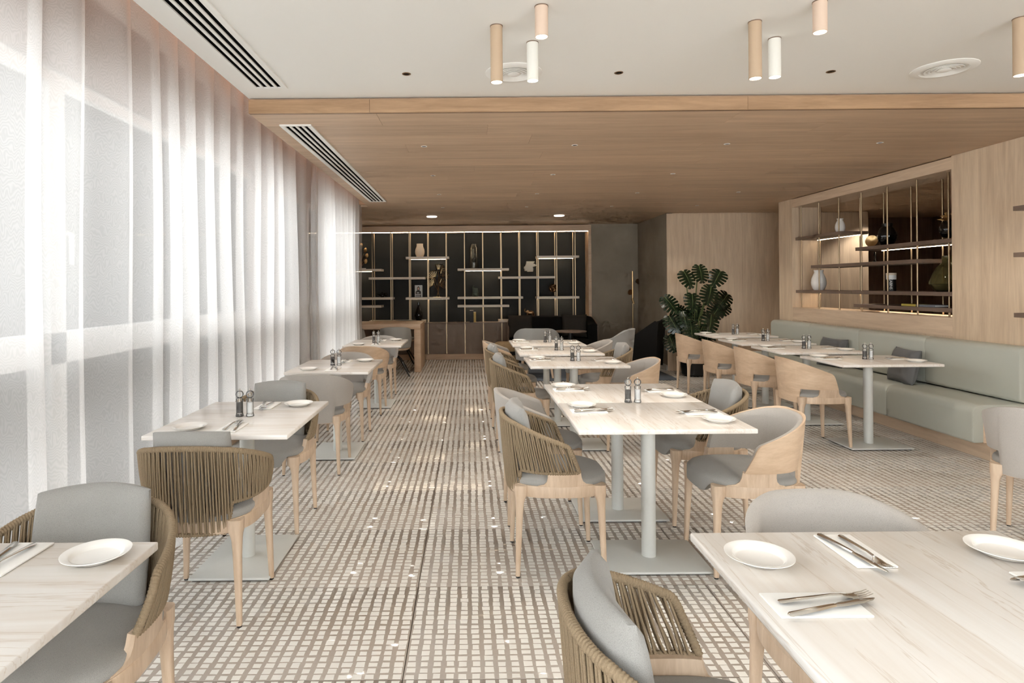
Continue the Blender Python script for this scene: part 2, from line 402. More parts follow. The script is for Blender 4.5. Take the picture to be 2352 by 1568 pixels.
for k in range(4): part('window_pane', box(-1.665 + 1.5 * k, -1.7 + 1.5 * k + 1.465, -2.45, -2.444, 0.17, 2.43), 'pane', w3, False)
def window(name, ya, yb, mull, panes):
    xo, xi = -2.09, -2.0
    w_ = struct(name, MB().box(xo, xi, ya, yb, 0.0, 0.07).box(xo, xi, ya, yb, 2.39, 2.46), 'window_white')
    part('transom', box(xo, xi + 0.02, ya, yb, 1.04, 1.19), 'window_white', w_, False)
    for m_ in mull: part('mullion', box(xo, xi + 0.02, m_ - 0.055, m_ + 0.055, 0.07, 2.39), 'window_white', w_, False)
    edges = [ya] + list(mull) + [yb]
    for a, b in zip(edges[:-1], edges[1:]):
        for z0, z1 in ((0.07, 1.04), (1.19, 2.39)):
            part('window_pane', box(-2.05, -2.044, a + (0.055 if a in mull else 0), b - (0.055 if b in mull else 0), z0, z1), 'pane', w_, False)
    return w_
w1 = window('window_1', -2.4, 5.70, (-1.3, 0.1, 1.52, 2.98, 4.40), 6)
window('window_2', 6.60, 8.58, (7.6,), 2)
part('window_handle', MB().tube([(-1.98, 2.98, 1.665), (-1.925, 2.98, 1.665), (-1.915, 2.98, 1.655), (-1.915, 2.98, 1.52)], 0.011, 8), 'window_white', w1)
struct('wall_left', box(-4.3, -4.15, -10, 20, -0.1, 1.05), 'terrace')                         # parapet of the terrace
struct('floor', box(-16, -2.1, -12, 22, -0.4, -0.1), 'terrace')                            # the terrace outside

def curtain(label, y0, y1, seed, x0=-1.62):
    rg = random.Random(seed)
    # fold profile: wide soft pleats that overlap their neighbours
    pts = []; y = y0; sgn = 1
    while y < y1:
        p = rg.uniform(0.20, 0.40); n = 18; A = rg.uniform(0.035, 0.055); ov = rg.uniform(0.03, 0.075)
        for k in range(n):
            t = k / n
            yy_ = y + p * t + ov * math.sin(2 * math.pi * t)
            xx_ = x0 + A * math.cos(2 * math.pi * t) + 0.006 * math.sin(11 * t + y)
            pts.append((xx_, yy_))
        y += p
    nz = 14; rings = []
    for k in range(nz + 1):
        z = 0.012 + (2.90 - 0.012) * k / nz; h = k / nz
        rings.append([(x + (x - x0) * 0.25 * (1 - h) + 0.008 * math.sin(3.1 * y_ + 2.2 * h * 3), y_ + 0.02 * math.sin(5 * y_ + seed) * (1 - h), z) for x, y_ in pts])
    o = part('sheer_curtain', MB().loft(rings, closed=False, cap=False), 'sheer', None, True, 80)
    tag(o, label, 'curtain', 'sheer curtains along the window wall')
curtain('long white sheer curtain in soft folds beside the nearer window tables', -1.6, 6.02, 5)
curtain('shorter white sheer curtain at the far end of the window wall', 6.32, 8.76, 11, -1.60)

# right-hand wall with the open display niche
wr = struct('wall_right', box(XR + 0.01, 4.80, -2.4, 5.64, 0, ZS), 'oak_wall')
for a, b in ((-2.4, 0.0), (0.0, 2.2), (2.2, 4.4), (4.4, 5.64)):
    part('panel', box(XR - 0.016, XR + 0.01, a + 0.001, b - 0.001, 0, ZS - 0.002), 'oak_wall', wr, False)
part('panel', box(XR, 4.80, 5.64, 8.44, 0, 0.90), 'oak_wall', wr, False)
part('rail', box(XR - 0.008, 4.80, 5.64, 8.44, 0.901, 1.07), 'oak_rail', wr, False)
part('rail', box(XR - 0.008, 4.80, 5.64, 8.44, 2.43, ZS - 0.01), 'oak_rail', wr, False)
part('stile', box(XR - 0.008, 4.80, 8.441, 8.80, 0, ZS - 0.002), 'oak_wall', wr, False)
wb = struct('wall_back', box(3.26, 6.46, 10.02, 10.12, 0, ZS), 'oak_wall')
for a, b in ((3.2, 4.42), (4.42, 5.6), (5.6, 6.46)):
    part('panel', box(a + 0.001, b - 0.001, 10.0, 10.02, 0, ZS - 0.012), 'oak_wall', wb, False)
struct('wall_side', box(3.2, 3.3, 10.02, 11.8, 0, ZS), 'concrete')
struct('wall_back', box(2.32, 3.2, 11.72, 11.85, 0, ZS), 'concrete')
struct('wall_back', box(-4.2, 2.32, 12.08, 12.2, 0, 2.60), 'black_panel')
struct('baseboard_side', box(3.185, 3.2, 10.02, 11.72, 0, 0.09), 'grey_paint')
struct('trim_3', box(-4.2, 2.32, 11.73, 12.08, 2.425, ZS - 0.012), 'oak_desk')
struct('trim_4', box(2.265, 2.32, 11.73, 12.08, 0.70, 2.425), 'oak_desk')
# dim room seen through the niche
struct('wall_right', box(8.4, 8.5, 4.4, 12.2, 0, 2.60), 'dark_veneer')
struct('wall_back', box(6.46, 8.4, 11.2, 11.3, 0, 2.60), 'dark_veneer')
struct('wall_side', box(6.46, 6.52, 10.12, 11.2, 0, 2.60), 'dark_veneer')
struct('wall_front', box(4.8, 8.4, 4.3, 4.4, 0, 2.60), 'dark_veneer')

# ---------------------------------------------------------------- ceiling fittings
def slot_diffuser(label, x0, x1, y0, y1, z):
    t = thing('linear_air_diffuser', label, 'air vent', ((x0 + x1) / 2, (y0 + y1) / 2, z), 0, 'linear ceiling vents by the curtains')
    hw, hl = (x1 - x0) / 2, (y1 - y0) / 2
    part('backing', box(-hw + .02, hw - .02, -hl + .02, hl - .02, -0.002, 0), 'slot_black', t, False)
    part('frame', MB().box(-hw, -hw + .032, -hl, hl, -0.010, 0).box(hw - .032, hw, -hl, hl, -0.010, 0).box(-hw + .032, hw - .032, -hl, -hl + .02, -0.010, 0).box(-hw + .032, hw - .032, hl - .02, hl, -0.010, 0), 'white_paint', t, False)
    n = 4; inner = 2 * (hw - .032); sw = inner / (n + (n - 1) * 0.62); x = -hw + .032 + sw
    for k in range(n - 1):
        part('slat', box(x, x + 0.62 * sw, -hl + .02, hl - .02, -0.009, -0.002), 'white_paint', t, False); x += 1.62 * sw
slot_diffuser('white slotted air vent in the white ceiling above the curtain', -1.345, -1.125, 0.2, 3.87, ZC)
slot_diffuser('white slotted air vent in the oak ceiling above the curtain', -1.335, -1.11, 4.37, 8.35, ZS)
def round_vent(label, x, y):
    t = thing('round_air_diffuser', label, 'air vent', (x, y, ZC), 0, 'round ceiling vents')
    part('rim', MB().lathe([(0.112, 0), (0.166, 0), (0.166, -0.004), (0.150, -0.012), (0.122, -0.014), (0.112, -0.006)], 48), 'white_paint', t)
    part('backing', MB().lathe([(0.112, 0), (0.112, -0.0015)], 32), 'slot_black', t)
    for k, r in enumerate((0.094, 0.074, 0.054)):
        part('ring', MB().lathe([(r - 0.004, -0.004), (r + 0.004, -0.011), (r + 0.003, -0.0135), (r - 0.006, -0.0065), (r - 0.004, -0.004)], 40), 'white_paint', t)
    part('cone', MB().lathe([(0.004, -0.006), (0.034, -0.008), (0.036, -0.014), (0.03, -0.017), (0.004, -0.019)], 32), 'white_paint', t)
round_vent('round white air vent behind the left tube lights', 0.27, 3.63)
round_vent('round white air vent right of the second tube light cluster', 2.79, 3.62)
def tube_light(label, x, y, ln, mat, power, group):
    t = thing('ceiling_tube_light', label, 'ceiling light', (x, y, ZC), 0, group)
    r = 0.0295
    part('tube', MB().lathe([(r - 0.004, -0.001), (r, -0.004), (r, -ln), (r - 0.003, -ln), (r - 0.003, -ln + 0.006)], 32), mat, t)
    part('mounting_ring', MB().lathe([(r + 0.0015, 0), (r + 0.0015, -0.004), (r - 0.006, -0.0042)], 32), 'dark_veneer', t)
    part('lens', MB().lathe([(0.0005, -ln + 0.006), (r - 0.0035, -ln + 0.006), (r - 0.0035, -ln + 0.001), (0.0005, -ln + 0.0005)], 32), 'lamp_disc', t)
    l = bpy.data.lights.new('tube_beam', 'SPOT'); l.energy = power; l.color = (1.0, 0.92, 0.81); l.spot_size = R(95); l.spot_blend = 0.45; l.shadow_soft_size = 0.025
    lo = bpy.data.objects.new('tube_beam', l); C.objects.link(lo); lo.parent = t; lo.location = (0, 0, -ln - 0.03)
PW = 10.0
for k, (x, y, lab) in enumerate(((0.14, 2.98, 'left cluster'), (1.375, 2.955, 'middle cluster'), (2.63, 2.94, 'right edge of the picture'))):
    tube_light(f'long beige tube ceiling light of the {lab}', x, y, 0.272, 'beige_tube', PW, 'tube ceiling lights')
    if k < 2:
        tube_light(f'short pale pink tube ceiling light of the {lab}', x + 0.193, y - 0.207, 0.138, 'pink_tube', PW, 'tube ceiling lights')
        tube_light(f'medium white tube ceiling light of the {lab}', x + 0.195, y + 0.205, 0.198, 'white_tube', PW, 'tube ceiling lights')
ordn = ('first', 'second', 'third', 'fourth')
def downlight(label, x, y, z, grp, rim, power=0):
    t = thing('recessed_downlight', label, 'downlight', (x, y, z), 0, grp)
    part('trim_ring', MB().lathe([(0.021, 0), (0.026, 0), (0.026, -0.0022), (0.021, -0.003), (0.019, -0.0005)], 24), rim, t)
    part('reflector', MB().lathe([(0.0005, -0.0004), (0.0185, -0.0004), (0.0185, -0.0014), (0.0005, -0.0009)], 20), 'black_gloss', t)
    if power:
        l = bpy.data.lights.new('added_fill_beam', 'SPOT'); l.energy = power; l.color = (1.0, 0.91, 0.79); l.spot_size = R(115); l.spot_blend = 0.5; l.shadow_soft_size = 0.05  # beam added as fill to brighten what lies below
        lo = bpy.data.objects.new('added_fill_beam', l); C.objects.link(lo); lo.parent = t; lo.location = (0, 0, -0.035)
for k, (x, y) in enumerate(((-0.36, 3.64), (0.892, 3.65), (2.15, 3.66))):
    downlight(f'tiny recessed downlight in the white ceiling, {ordn[k]} from the curtain', x, y, ZC, 'downlights in the white ceiling', 'bronze')
rows = (('nearest', 5.09, (-0.364, 0.877, 2.13, 3.39)), ('second', 6.44, (-0.37, 0.88, 2.13)), ('third', 7.77, (-0.37, 0.86, 2.12, 3.39)), ('farthest', 9.07, (-0.38, 0.85, 2.10, 3.35)))
for rn, y, xs in rows:
    for k, x in enumerate(xs):
        downlight(f'tiny recessed downlight in the oak ceiling, {rn} row, {ordn[k]} from the curtain', x, y, ZS, 'downlights in the oak ceiling', 'white_paint', 17.0)
downlight('added fill downlight in the oak ceiling behind the wall niche, nearer one', 6.3, 7.6, ZS, 'added fill downlights behind the niche', 'white_paint', 45.0)  # this pair is added, to light the room behind the niche
downlight('added fill downlight in the oak ceiling behind the wall niche, farther one', 6.45, 10.0 - 0.35, ZS, 'added fill downlights behind the niche', 'white_paint', 40.0)
for k, x in enumerate((-0.61, 1.49)):
    t = thing('ceiling_disc_light', f'small glowing white disc light on the far oak ceiling, {"left" if k == 0 else "right"} one', 'ceiling light', (x, 10.2, ZS), 0, 'disc lights before the dark shelving')
    part('disc', MB().lathe([(0.0005, -0.001), (0.085, -0.001), (0.085, -0.012), (0.075, -0.016), (0.0005, -0.016)], 32), 'disc_light', t)
# ---------------------------------------------------------------- dining chairs
def plan(phi, a, b, n=2.6):
    s, c = math.sin(phi), math.cos(phi)
    return (a * math.copysign(abs(s) ** (2 / n), s), -b * math.copysign(abs(c) ** (2 / n), c))
def smooth(t): t = max(0, min(1, t)); return t * t * (3 - 2 * t)
PHB, PHT = R(107), R(97)
def z_top(y): return 0.757 - 0.122 * max(0, (y + 0.29)) / 0.33
def z_low(ph):
    a = abs(math.degrees(ph))
    return 0.392 + (0.508 - 0.392) * smooth((a - 37) / 4.5)
def shell_cols():
    ds = sorted(set([0, 6, 12, 18, 24, 30, 35, 37, 38.5, 40, 41.5, 44, 48, 54, 60, 66, 72, 78, 84, 90, 95, 99, 102, 104.5, 106, 107]))
    return [-d for d in reversed(ds) if d] + ds
def shell_point(deg, t, off=0.0, grow=0.0):
    """t: 0 lower edge, 1 upper edge; off: outward offset"""
    u = deg / 107.0
    phm = PHB + (PHT - PHB) * t
    ph = u * phm
    a = 0.262 + 0.022 * t + off; b = 0.254 + 0.036 * t + off
    x, y = plan(ph, a, b, 2.35)
    zl = z_low(R(deg)); zt = z_top(y)
    e = max(0, abs(u) - 0.955) / 0.045                       # rounded upper front corner
    zt -= 0.028 * e * e
    return Vector((x, y, zl + (zt - zl) * t))
def shell_surface(o_out, o_in, nt=8, t0=0.0, t1=1.0):
    cols = shell_cols(); rings = []
    for d in cols:
        ring = []
        for k in range(nt + 1): ring.append(shell_point(d, t0 + (t1 - t0) * k / nt, o_out))
        mid = shell_point(d, t1, (o_out + o_in) / 2); mid.z += abs(o_out - o_in) * 0.22; ring.append(mid)
        for k in range(nt, -1, -1): ring.append(shell_point(d, t0 + (t1 - t0) * k / nt, o_in))
        rings.append(ring)
    return MB().loft(rings)
def rail_mb():
    rings = []
    for d in range(-146, 147, 4):
        ph = R(d); ring = []
        dip = 0.010 * smooth((abs(d) - 120) / 25)
        for off, z in ((0.012, 0.388), (0.014, 0.395), (0.014, 0.436), (0.011, 0.442), (-0.016, 0.442), (-0.016, 0.388)):
            x, y = plan(ph, 0.243 + off, 0.240 + off, 3.0); ring.append((x, y, z - dip * (z > 0.4)))
        rings.append(ring)
    return MB().loft(rings)
def leg_mb(sx, sy):
    rings = []
    secs = [(0.008, 0.0115, 0), (0.16, 0.015, 0), (0.30, 0.0185, 0), (0.355, 0.0215, .0), (0.378, 0.026, .004), (0.392, 0.032, .008), (0.440, 0.034, .008)]
    for z, h, ins in secs:
        t = z / 0.43
        cx_, cy_ = sx * (0.222 + (0.206 - 0.222) * t - ins * 0.6), sy * (0.222 + (0.205 - 0.222) * t - ins * 0.6)
        ring = []
        for k in range(12):
            a = 2 * math.pi * k / 12; c, s = math.cos(a), math.sin(a)
            ring.append((cx_ + h * math.copysign(abs(c) ** 0.55, c), cy_ + h * math.copysign(abs(s) ** 0.55, s), z))
        rings.append(ring)
    return MB().loft(rings)
def upright_mb(sx):
    rings = []
    for z, d0, d1 in ((0.425, 66, 128), (0.444, 69, 124), (0.452, 76, 114), (0.466, 79, 109), (0.486, 80, 107), (0.5115, 80, 106)):
        t = (z - 0.43) / 0.08; outer, inner = [], []
        for k in range(9):
            d = d0 + (d1 - d0) * k / 8
            x, y = plan(R(d), 0.255 + 0.008 * t, 0.252 + 0.004 * t, 2.7); outer.append((sx * x, y, z))
            x, y = plan(R(d), 0.255 + 0.008 * t - 0.028, 0.252 + .004 * t - 0.028, 2.7); inner.append((sx * x, y, z))
        rings.append(outer + inner[::-1])
    return MB().loft(rings)
def seat_mb():
    rings = []; n = 64
    for fr, z, dz in ((0.02, 0.494, 0), (0.4, 0.492, 0), (0.72, 0.486, 0), (0.90, 0.477, 0), (0.965, 0.469, 0), (0.993, 0.459, 0), (1.0, 0.450, 1), (0.995, 0.441, 1), (0.95, 0.4405, 1), (0.02, 0.4405, 0.6)):
        ring = []
        for k in range(n):
            ph = 2 * math.pi * k / n
            front = smooth((abs(math.degrees((ph + math.pi) % (2 * math.pi) - math.pi)) - 146) / 14)
            x, y = plan(ph, 0.249, 0.250, 2.9)
            if y > 0: y *= 1.0 + 0.05 * front
            ring.append((x * fr, y * fr, z - 0.052 * front * dz))
        rings.append(ring)
    return MB().loft(rings)
def cushion_mesh():
    rings = []; nu, nv = 22, 12
    W, H, T = 0.178, 0.168, 0.038
    def p(u, v, s):
        # superelliptic pillow, bent to follow the curved back
        ed = max(0, 1 - abs(u) ** 5) ** .5 * max(0, 1 - abs(v) ** 5) ** .5
        x = u * W * (1 - 0.04 * v * v); z = v * H + 0.012 * (1 - u * u) * (v > 0) * v
        y = s * (0.008 + T * ed ** 0.8) + 0.05 * (u * u) * 0.9
        lean = -0.10 * v * H / 0.175 * 0.30
        return (x, -0.205 + y + lean, 0.630 + z)
    mb = MB()
    for s in (1, -1):
        o = len(mb.v)
        for i in range(nu + 1):
            for j in range(nv + 1): mb.v.append(p(-1 + 2 * i / nu, -1 + 2 * j / nv, s))
        for i in range(nu):
            for j in range(nv):
                a = o + i * (nv + 1) + j; mb.f.append((a, a + 1, a + nv + 2, a + nv + 1))
    n1 = (nu + 1) * (nv + 1); idx = [i * (nv + 1) for i in range(nu + 1)] + [nu * (nv + 1) + j for j in range(1, nv + 1)] + [i * (nv + 1) + nv for i in range(nu - 1, -1, -1)] + [j for j in range(nv - 1, 0, -1)]
    for a, b in zip(idx, idx[1:] + idx[:1]): mb.f.append((a, b, b + n1, a + n1))
    return mb.mesh('back_cushion', True, 70)
rail_me = rail_mb().mesh('seat_frame', True, 40); rail_me.materials.append(M['oak_chair'])
seat_me = seat_mb().mesh('seat', True, 60); seat_me.materials.append(M['grey_fabric'])
leg_me = {}
for sx in (-1, 1):
    for sy in (-1, 1):
        leg_me[(sx, sy)] = leg_mb(sx, sy).mesh('leg', True, 45); leg_me[(sx, sy)].materials.append(M['oak_chair'])
glide_me = MB().lathe([(0.0005, 0), (0.0105, 0), (0.0105, 0.008), (0.0005, 0.008)], 12).mesh('glide'); glide_me.materials.append(M['black'])
up_me = {s: upright_mb(s).mesh('arm_support', True, 40) for s in (-1, 1)}
for s in up_me: up_me[s].materials.append(M['oak_chair'])
cush_me = cushion_mesh(); cush_me.materials.append(M['grey_fabric'])
wood_out = shell_surface(0.012, 0.0); wood_in = shell_surface(-0.0005, -0.024, t0=0.012, t1=0.985)
wo_me = wood_out.mesh('shell', True, 50); wo_me.materials.append(M['oak_shell'])
wi_me = wood_in.mesh('shell_padding', True, 60); wi_me.materials.append(M['grey_shell'])
up_shell = shell_surface(0.014, -0.026).mesh('shell', True, 60); up_shell.materials.append(M['grey_shell'])
# woven cord back
def rim_path():
    pts = []
    def add(p):
        if not pts or (p - pts[-1]).length > 1e-5: pts.append(p)
    for k in range(9): add(shell_point(-107, 0.02 + 0.94 * k / 9))
    for d in np.linspace(-106.5, 106.5, 120): add(shell_point(d, 0.985))
    for k in range(9): add(shell_point(107, 0.96 - 0.94 * k / 8))
    return pts
def resample(pts, step):
    L = [0]
    for a, b in zip(pts[:-1], pts[1:]): L.append(L[-1] + (b - a).length)
    n = max(2, int(L[-1] / step)); out = []; j = 0
    for k in range(n + 1):
        s = L[-1] * k / n
        while j < len(L) - 2 and L[j + 1] < s: j += 1
        t = (s - L[j]) / max(1e-9, L[j + 1] - L[j]); out.append(pts[j].lerp(pts[j + 1], t))
    return out
rp = resample(rim_path(), 0.0021)
rim_me = MB().tube(rp, [0.0122 + (0.0011, 0.0005, -0.0012, 0.0004)[k % 4] for k in range(len(rp))], 8).mesh('rope_rim', True, 80); rim_me.materials.append(M['rope'])
low = resample([shell_point(d, 0.0) for d in np.linspace(-107, 107, 160)], 0.0031)
low_me = MB().tube(low, [0.0085 + (0.0016, 0.0006, -0.0018, 0.0004)[k % 4] for k in range(len(low))], 7).mesh('lower_rope_rim', True, 80); low_me.materials.append(M['rope'])
NS = 74
strand_me = []
def strand(mb, k, off, lean):
    d = -103 + 206 * (k + .5) / NS
    pts = []
    for q in range(7):
        t = 0.015 + 0.965 * q / 6
        bl = math.sin(math.pi * q / 6)
        pts.append(shell_point(max(-106, min(106, d + lean * (t - .5))), t, off * (0.75 + 0.35 * bl)))
    mb.tube(pts, 0.0041, 6)
for k in range(NS):
    mb = MB(); strand(mb, k, 0.0095, (1.3 if k % 2 else -0.7)); me = mb.mesh('rope_strand', True, 70); me.materials.append(M['rope']); strand_me.append(me)
mb = MB()
for k in range(NS): strand(mb, k, 0.0095, (1.3 if k % 2 else -0.7))
outer_me = mb.mesh('outer_strands', True, 70); outer_me.materials.append(M['rope'])
mb = MB()
for k in range(NS): strand(mb, k, -0.0085, (-1.8 if k % 2 else 0.6))
inner_me = mb.mesh('inner_strands', True, 70); inner_me.materials.append(M['rope'])

def chair(kind, x, y, facing, label, fine=False, rot=0):
    names = {'rope': 'rope_back_chair', 'wood': 'oak_shell_chair', 'soft': 'upholstered_chair'}
    t = thing(names[kind], label, 'chair', (x, y, 0), {'+Y': 0, '-Y': math.pi, '+X': -math.pi / 2, '-X': math.pi / 2}[facing] + R(rot), 'dining chairs'); t.scale = (0.925, 0.94, 1.0)
    link('seat_frame', rail_me, None, t); link('seat', seat_me, None, t)
    for (sx, sy), me in leg_me.items():
        lo = link('leg', me, None, t); link('glide', glide_me, None, lo, (sx * 0.2217, sy * 0.2217, 0))
    for s in (-1, 1): link('arm_support', up_me[s], None, t)
    if kind == 'wood':
        link('shell', wo_me, None, t); link('shell_padding', wi_me, None, t)
    elif kind == 'soft': link('shell', up_shell, None, t)
    else:
        link('rope_rim', rim_me, None, t); link('lower_rope_rim', low_me, None, t); link('back_cushion', cush_me, None, t)
        o = link('inner_strands', inner_me, None, t); o['kind'] = 'stuff'
        if fine:
            for me in strand_me: link('rope_strand', me, None, t)
        else:
            o = link('outer_strands', outer_me, None, t); o['kind'] = 'stuff'
    return t
chair('rope', -1.105, 1.66, '-Y', 'brown rope chair with grey back cushion at the nearest window table', True, 4)
chair('rope', -1.165, 2.76, '+Y', 'brown rope chair with its back to the camera at the second window table', True, 0)
chair('rope', -1.19, 3.70, '-Y', 'brown rope chair facing the camera behind the second window table', True, 0)
chair('soft', -1.185, 4.80, '+Y', 'grey upholstered chair, back to the camera, before the third window table')
chair('soft', -1.18, 5.79, '-Y', 'grey upholstered chair facing the camera behind the third window table')
chair('wood', -1.18, 6.93, '+Y', 'oak shell chair with its back to the camera before the farthest window table')
chair('soft', -1.17, 7.80, '-Y', 'grey upholstered chair facing the camera behind the farthest window table')
chair('rope', 0.43, 3.17, '+X', 'brown rope chair on the aisle side of the paired tables, nearer one', True)
chair('soft', 0.43, 3.80, '+X', 'grey upholstered chair on the aisle side of the paired tables, beyond the rope chair')
chair('rope', 0.45, 5.40, '+X', 'brown rope chair on the aisle side of the third centre table')
chair('rope', 0.43, 6.30, '+X', 'brown rope chair on the aisle side of the fourth centre table')
chair('wood', 0.43, 7.17, '+X', 'oak shell chair on the aisle side of the farthest centre table')
chair('wood', 1.37, 3.14, '-X', 'oak shell chair with grey lining at the right side of the paired tables')
chair('rope', 1.38, 3.77, '-X', 'brown rope chair with grey cushion at the right side of the paired tables', True)
chair('wood', 1.36, 5.39, '-X', 'oak shell chair with grey lining right of the third centre table')
chair('rope', 1.36, 6.28, '-X', 'brown rope chair with grey cushion right of the fourth centre table')
chair('soft', 1.36, 7.17, '-X', 'grey upholstered chair right of the farthest centre table')
for k, y in enumerate((5.39, 6.25, 7.12, 8.06)):
    chair('wood', 2.98, y, '+X', f'oak shell chair facing the green banquette, {("nearest", "second", "third", "farthest")[k]} of the four')
chair('soft', 3.05, 3.25, '+Y', 'pale grey upholstered chair cut off by the right picture edge', False, -50)
chair('rope', 0.46, 1.25, '+X', 'brown rope chair in the foreground, left of the big foreground table', True)
chair('soft', 1.045, 1.65, '-Y', 'beige grey upholstered chair behind the big foreground table')

# ---------------------------------------------------------------- dining tables
def table(label, x, y, turn):
    t = thing('dining_table', label, 'table', (x, y, 0), 0 if not turn else math.pi / 2, 'marble dining tables')
    link('table_top', top_me, 'marble', t, (0, 0, 0.724)); link('pole', pole_me, 'grey_paint', t); link('base_plate', base_me, 'grey_paint', t, (0, 0, 0.014))
    link('shadow_gap', gap_me, 'black', t)
    return t
top_me = rbox_mesh('table_top', 0.82, 0.66, 0.022, 0.004, 2)
pole_me = MB().lathe([(0.036, 0.02), (0.036, 0.70), (0.09, 0.702), (0.09, 0.713), (0.02, 0.713)], 32).mesh('pole')
base_me = rbox_mesh('base_plate', 0.52, 0.385, 0.012, 0.004, 2)
gap_me = box(-0.245, 0.245, -0.178, 0.178, 0.0008, 0.008).mesh('shadow_gap', False)  # black inset sheet, paints the shadow gap under the base plate
ZT = 0.735
LT = [(-1.152, 1.215), (-1.155, 3.195), (-1.125, 5.235), (-1.10, 7.33)]
LN = ['nearest window table', 'second window table', 'third window table', 'farthest window table']
for (x, y), n in zip(LT, LN): table(f'white marble table by the curtains, {n}', x, y, True)
CT = [(0.905, 3.155), (0.905, 3.818), (0.905, 5.39), (0.89, 6.28), (0.885, 7.17)]
CN = ['near half of the paired tables', 'far half of the paired tables', 'third centre table', 'fourth centre table', 'farthest centre table']
for (x, y), n in zip(CT, CN): table(f'white marble table in the middle row, {n}', x, y, False)
BT = [(3.43, 5.33), (3.40, 6.25), (3.40, 7.12), (3.46, 8.07)]
BN = ['nearest banquette table', 'second banquette table', 'third banquette table', 'farthest banquette table']
for (x, y), n in zip(BT, BN): table(f'white marble table at the green banquette, {n}', x, y, False)
FT = (0.995, 1.325)
table('big white marble table in the right foreground with beige veins', FT[0], FT[1], False)

# ---------------------------------------------------------------- things on the tables
plate_me = MB().lathe([(0.0005, 0.004), (0.050, 0.004), (0.054, 0.0055), (0.058, 0.011), (0.062, 0.0135), (0.076, 0.0175), (0.0785, 0.0175), (0.0785, 0.0160), (0.064, 0.0095), (0.052, 0.0015), (0.048, 0), (0.0005, 0)], 56).mesh('plate', True, 60)
plate_me.materials.append(M['ceramic'])
nap_me = rbox_mesh('napkin', 0.185, 0.096, 0.005, 0.0018, 2); nap_me.materials.append(M['linen'])
def cut(mb, secs):
    """flat cutlery along x: (x, half width, z, thickness)"""
    rings = []
    for x, hw, z, th in secs: rings.append([(x, -hw, z), (x, -hw * .6, z + th), (x, hw * .6, z + th), (x, hw, z), (x, hw * .6, z - th * .4), (x, -hw * .6, z - th * .4)])
    return mb.loft(rings)
kh_me = cut(MB(), [(-0.105, .0035, .004, .002), (-0.10, .0075, .004, .004), (-0.03, .0062, .0045, .004), (0.0, .005, .005, .0035), (0.012, .0045, .005, .003)]).mesh('handle', True, 50)
kb_me = cut(MB(), [(0.012, .0045, .005, .0018), (0.03, .009, .005, .0014), (0.08, .0095, .0045, .0012), (0.105, .006, .0042, .001), (0.116, .0008, .004, .0008)]).mesh('blade', True, 50)
fh_me = cut(MB(), [(-0.095, .004, .003, .0015), (-0.09, .0085, .003, .002), (-0.05, .006, .006, .002), (0.02, .0032, .010, .0022), (0.045, .0035, .009, .002)]).mesh('handle', True, 50)
mb = cut(MB(), [(0.045, .0035, .009, .0016), (0.054, .010, .0065, .0014), (0.068, .0118, .005, .0013), (0.078, .0118, .0052, .0012)])
for s in (-3, -1, 1, 3):
    rings = []
    for x, hw, z, th in ((0.077, .0019, .0052, .0012), (0.095, .0016, .0075, .0012), (0.108, .0008, .0115, .001)):
        y0 = s * 0.0031; rings.append([(x, y0 - hw, z), (x, y0 - hw, z + th), (x, y0 + hw, z + th), (x, y0 + hw, z)])
    mb.loft(rings)
ft_me = mb.mesh('tines', True, 50)
for m_ in (kh_me, kb_me, fh_me, ft_me): m_.materials.append(M['steel'])
def setting(x, y, ang, where, nl=0.0, pl=0.13, dist=0.29, px=None, what='knn'):
    """a cover for a person sitting on the far side of direction ang (radians, the way they look)"""
    d = Vector((math.cos(ang), math.sin(ang))); l = Vector((-d.y, d.x))
    n = Vector((x, y)) - d * dist + l * nl; p = Vector((x, y)) - d * (dist + 0.012) + l * (nl + pl)
    place(n, ang, p, where)
def place(n, ang, p, where, kr=0.0):
    if p is not None:
        tag(link('plate', plate_me, None, None, (p.x, p.y, ZT + 0.0004)), f'small white side plate, {where}', 'plate', 'side plates')
    t = link('napkin', None, loc=(n.x, n.y, ZT), rotz=ang); tag(t, f'folded white paper napkin, {where}', 'napkin', 'folded napkins')
    link('napkin_body', nap_me, None, t, (0, 0, 0.0030)); 
    rr = random.uniform(-4, 4)
    l = Vector((-math.sin(ang), math.cos(ang)))
    k = link('knife', None, loc=(n.x - l.x * .022 + math.cos(ang) * .02, n.y - l.y * .022 + math.sin(ang) * .02, ZT + 0.0062), rotz=ang + R(13 + rr)); tag(k, f'steel table knife on the napkin, {where}', 'knife', 'table knives')
    link('handle', kh_me, None, k); link('blade', kb_me, None, k)
    f = link('fork', None, loc=(n.x + l.x * .010 + math.cos(ang) * .02, n.y + l.y * .010 + math.sin(ang) * .02, ZT + 0.0072), rotz=ang + R(2 + rr)); tag(f, f'steel fork on the napkin, {where}', 'fork', 'table forks')
    link('handle', fh_me, None, f); link('tines', ft_me, None, f)
for (x, y), n in zip(LT[1:], LN[1:]):
    setting(x, y, R(90), f'near seat of the {n}', -0.025, 0.195, 0.265)
    setting(x, y, R(-90), f'far seat of the {n}', 0.02, 0.17, 0.27)
place(Vector((-1.135, 1.52)), R(-90), Vector((-0.925, 1.525)), 'far seat of the nearest window table')
for (x, y), n in list(zip(CT, CN)) + list(zip(BT, BN)):
    side = 'banquette side' if 'banq' in n else 'right side'
    setting(x, y, 0, f'left side of the {n}', 0.085, 0.135, 0.285)
    setting(x, y, math.pi, f'{side} of the {n}', -0.02, 0.185, 0.285)
place(Vector((0.705, 1.272)), 0, Vector((0.69, 1.484)), 'left side of the big foreground table')
place(Vector((0.945, 1.53)), R(-90), Vector((1.30, 1.51)), 'back edge of the big foreground table')
place(Vector((1.315, 1.36)), math.pi, None, 'right side of the big foreground table')
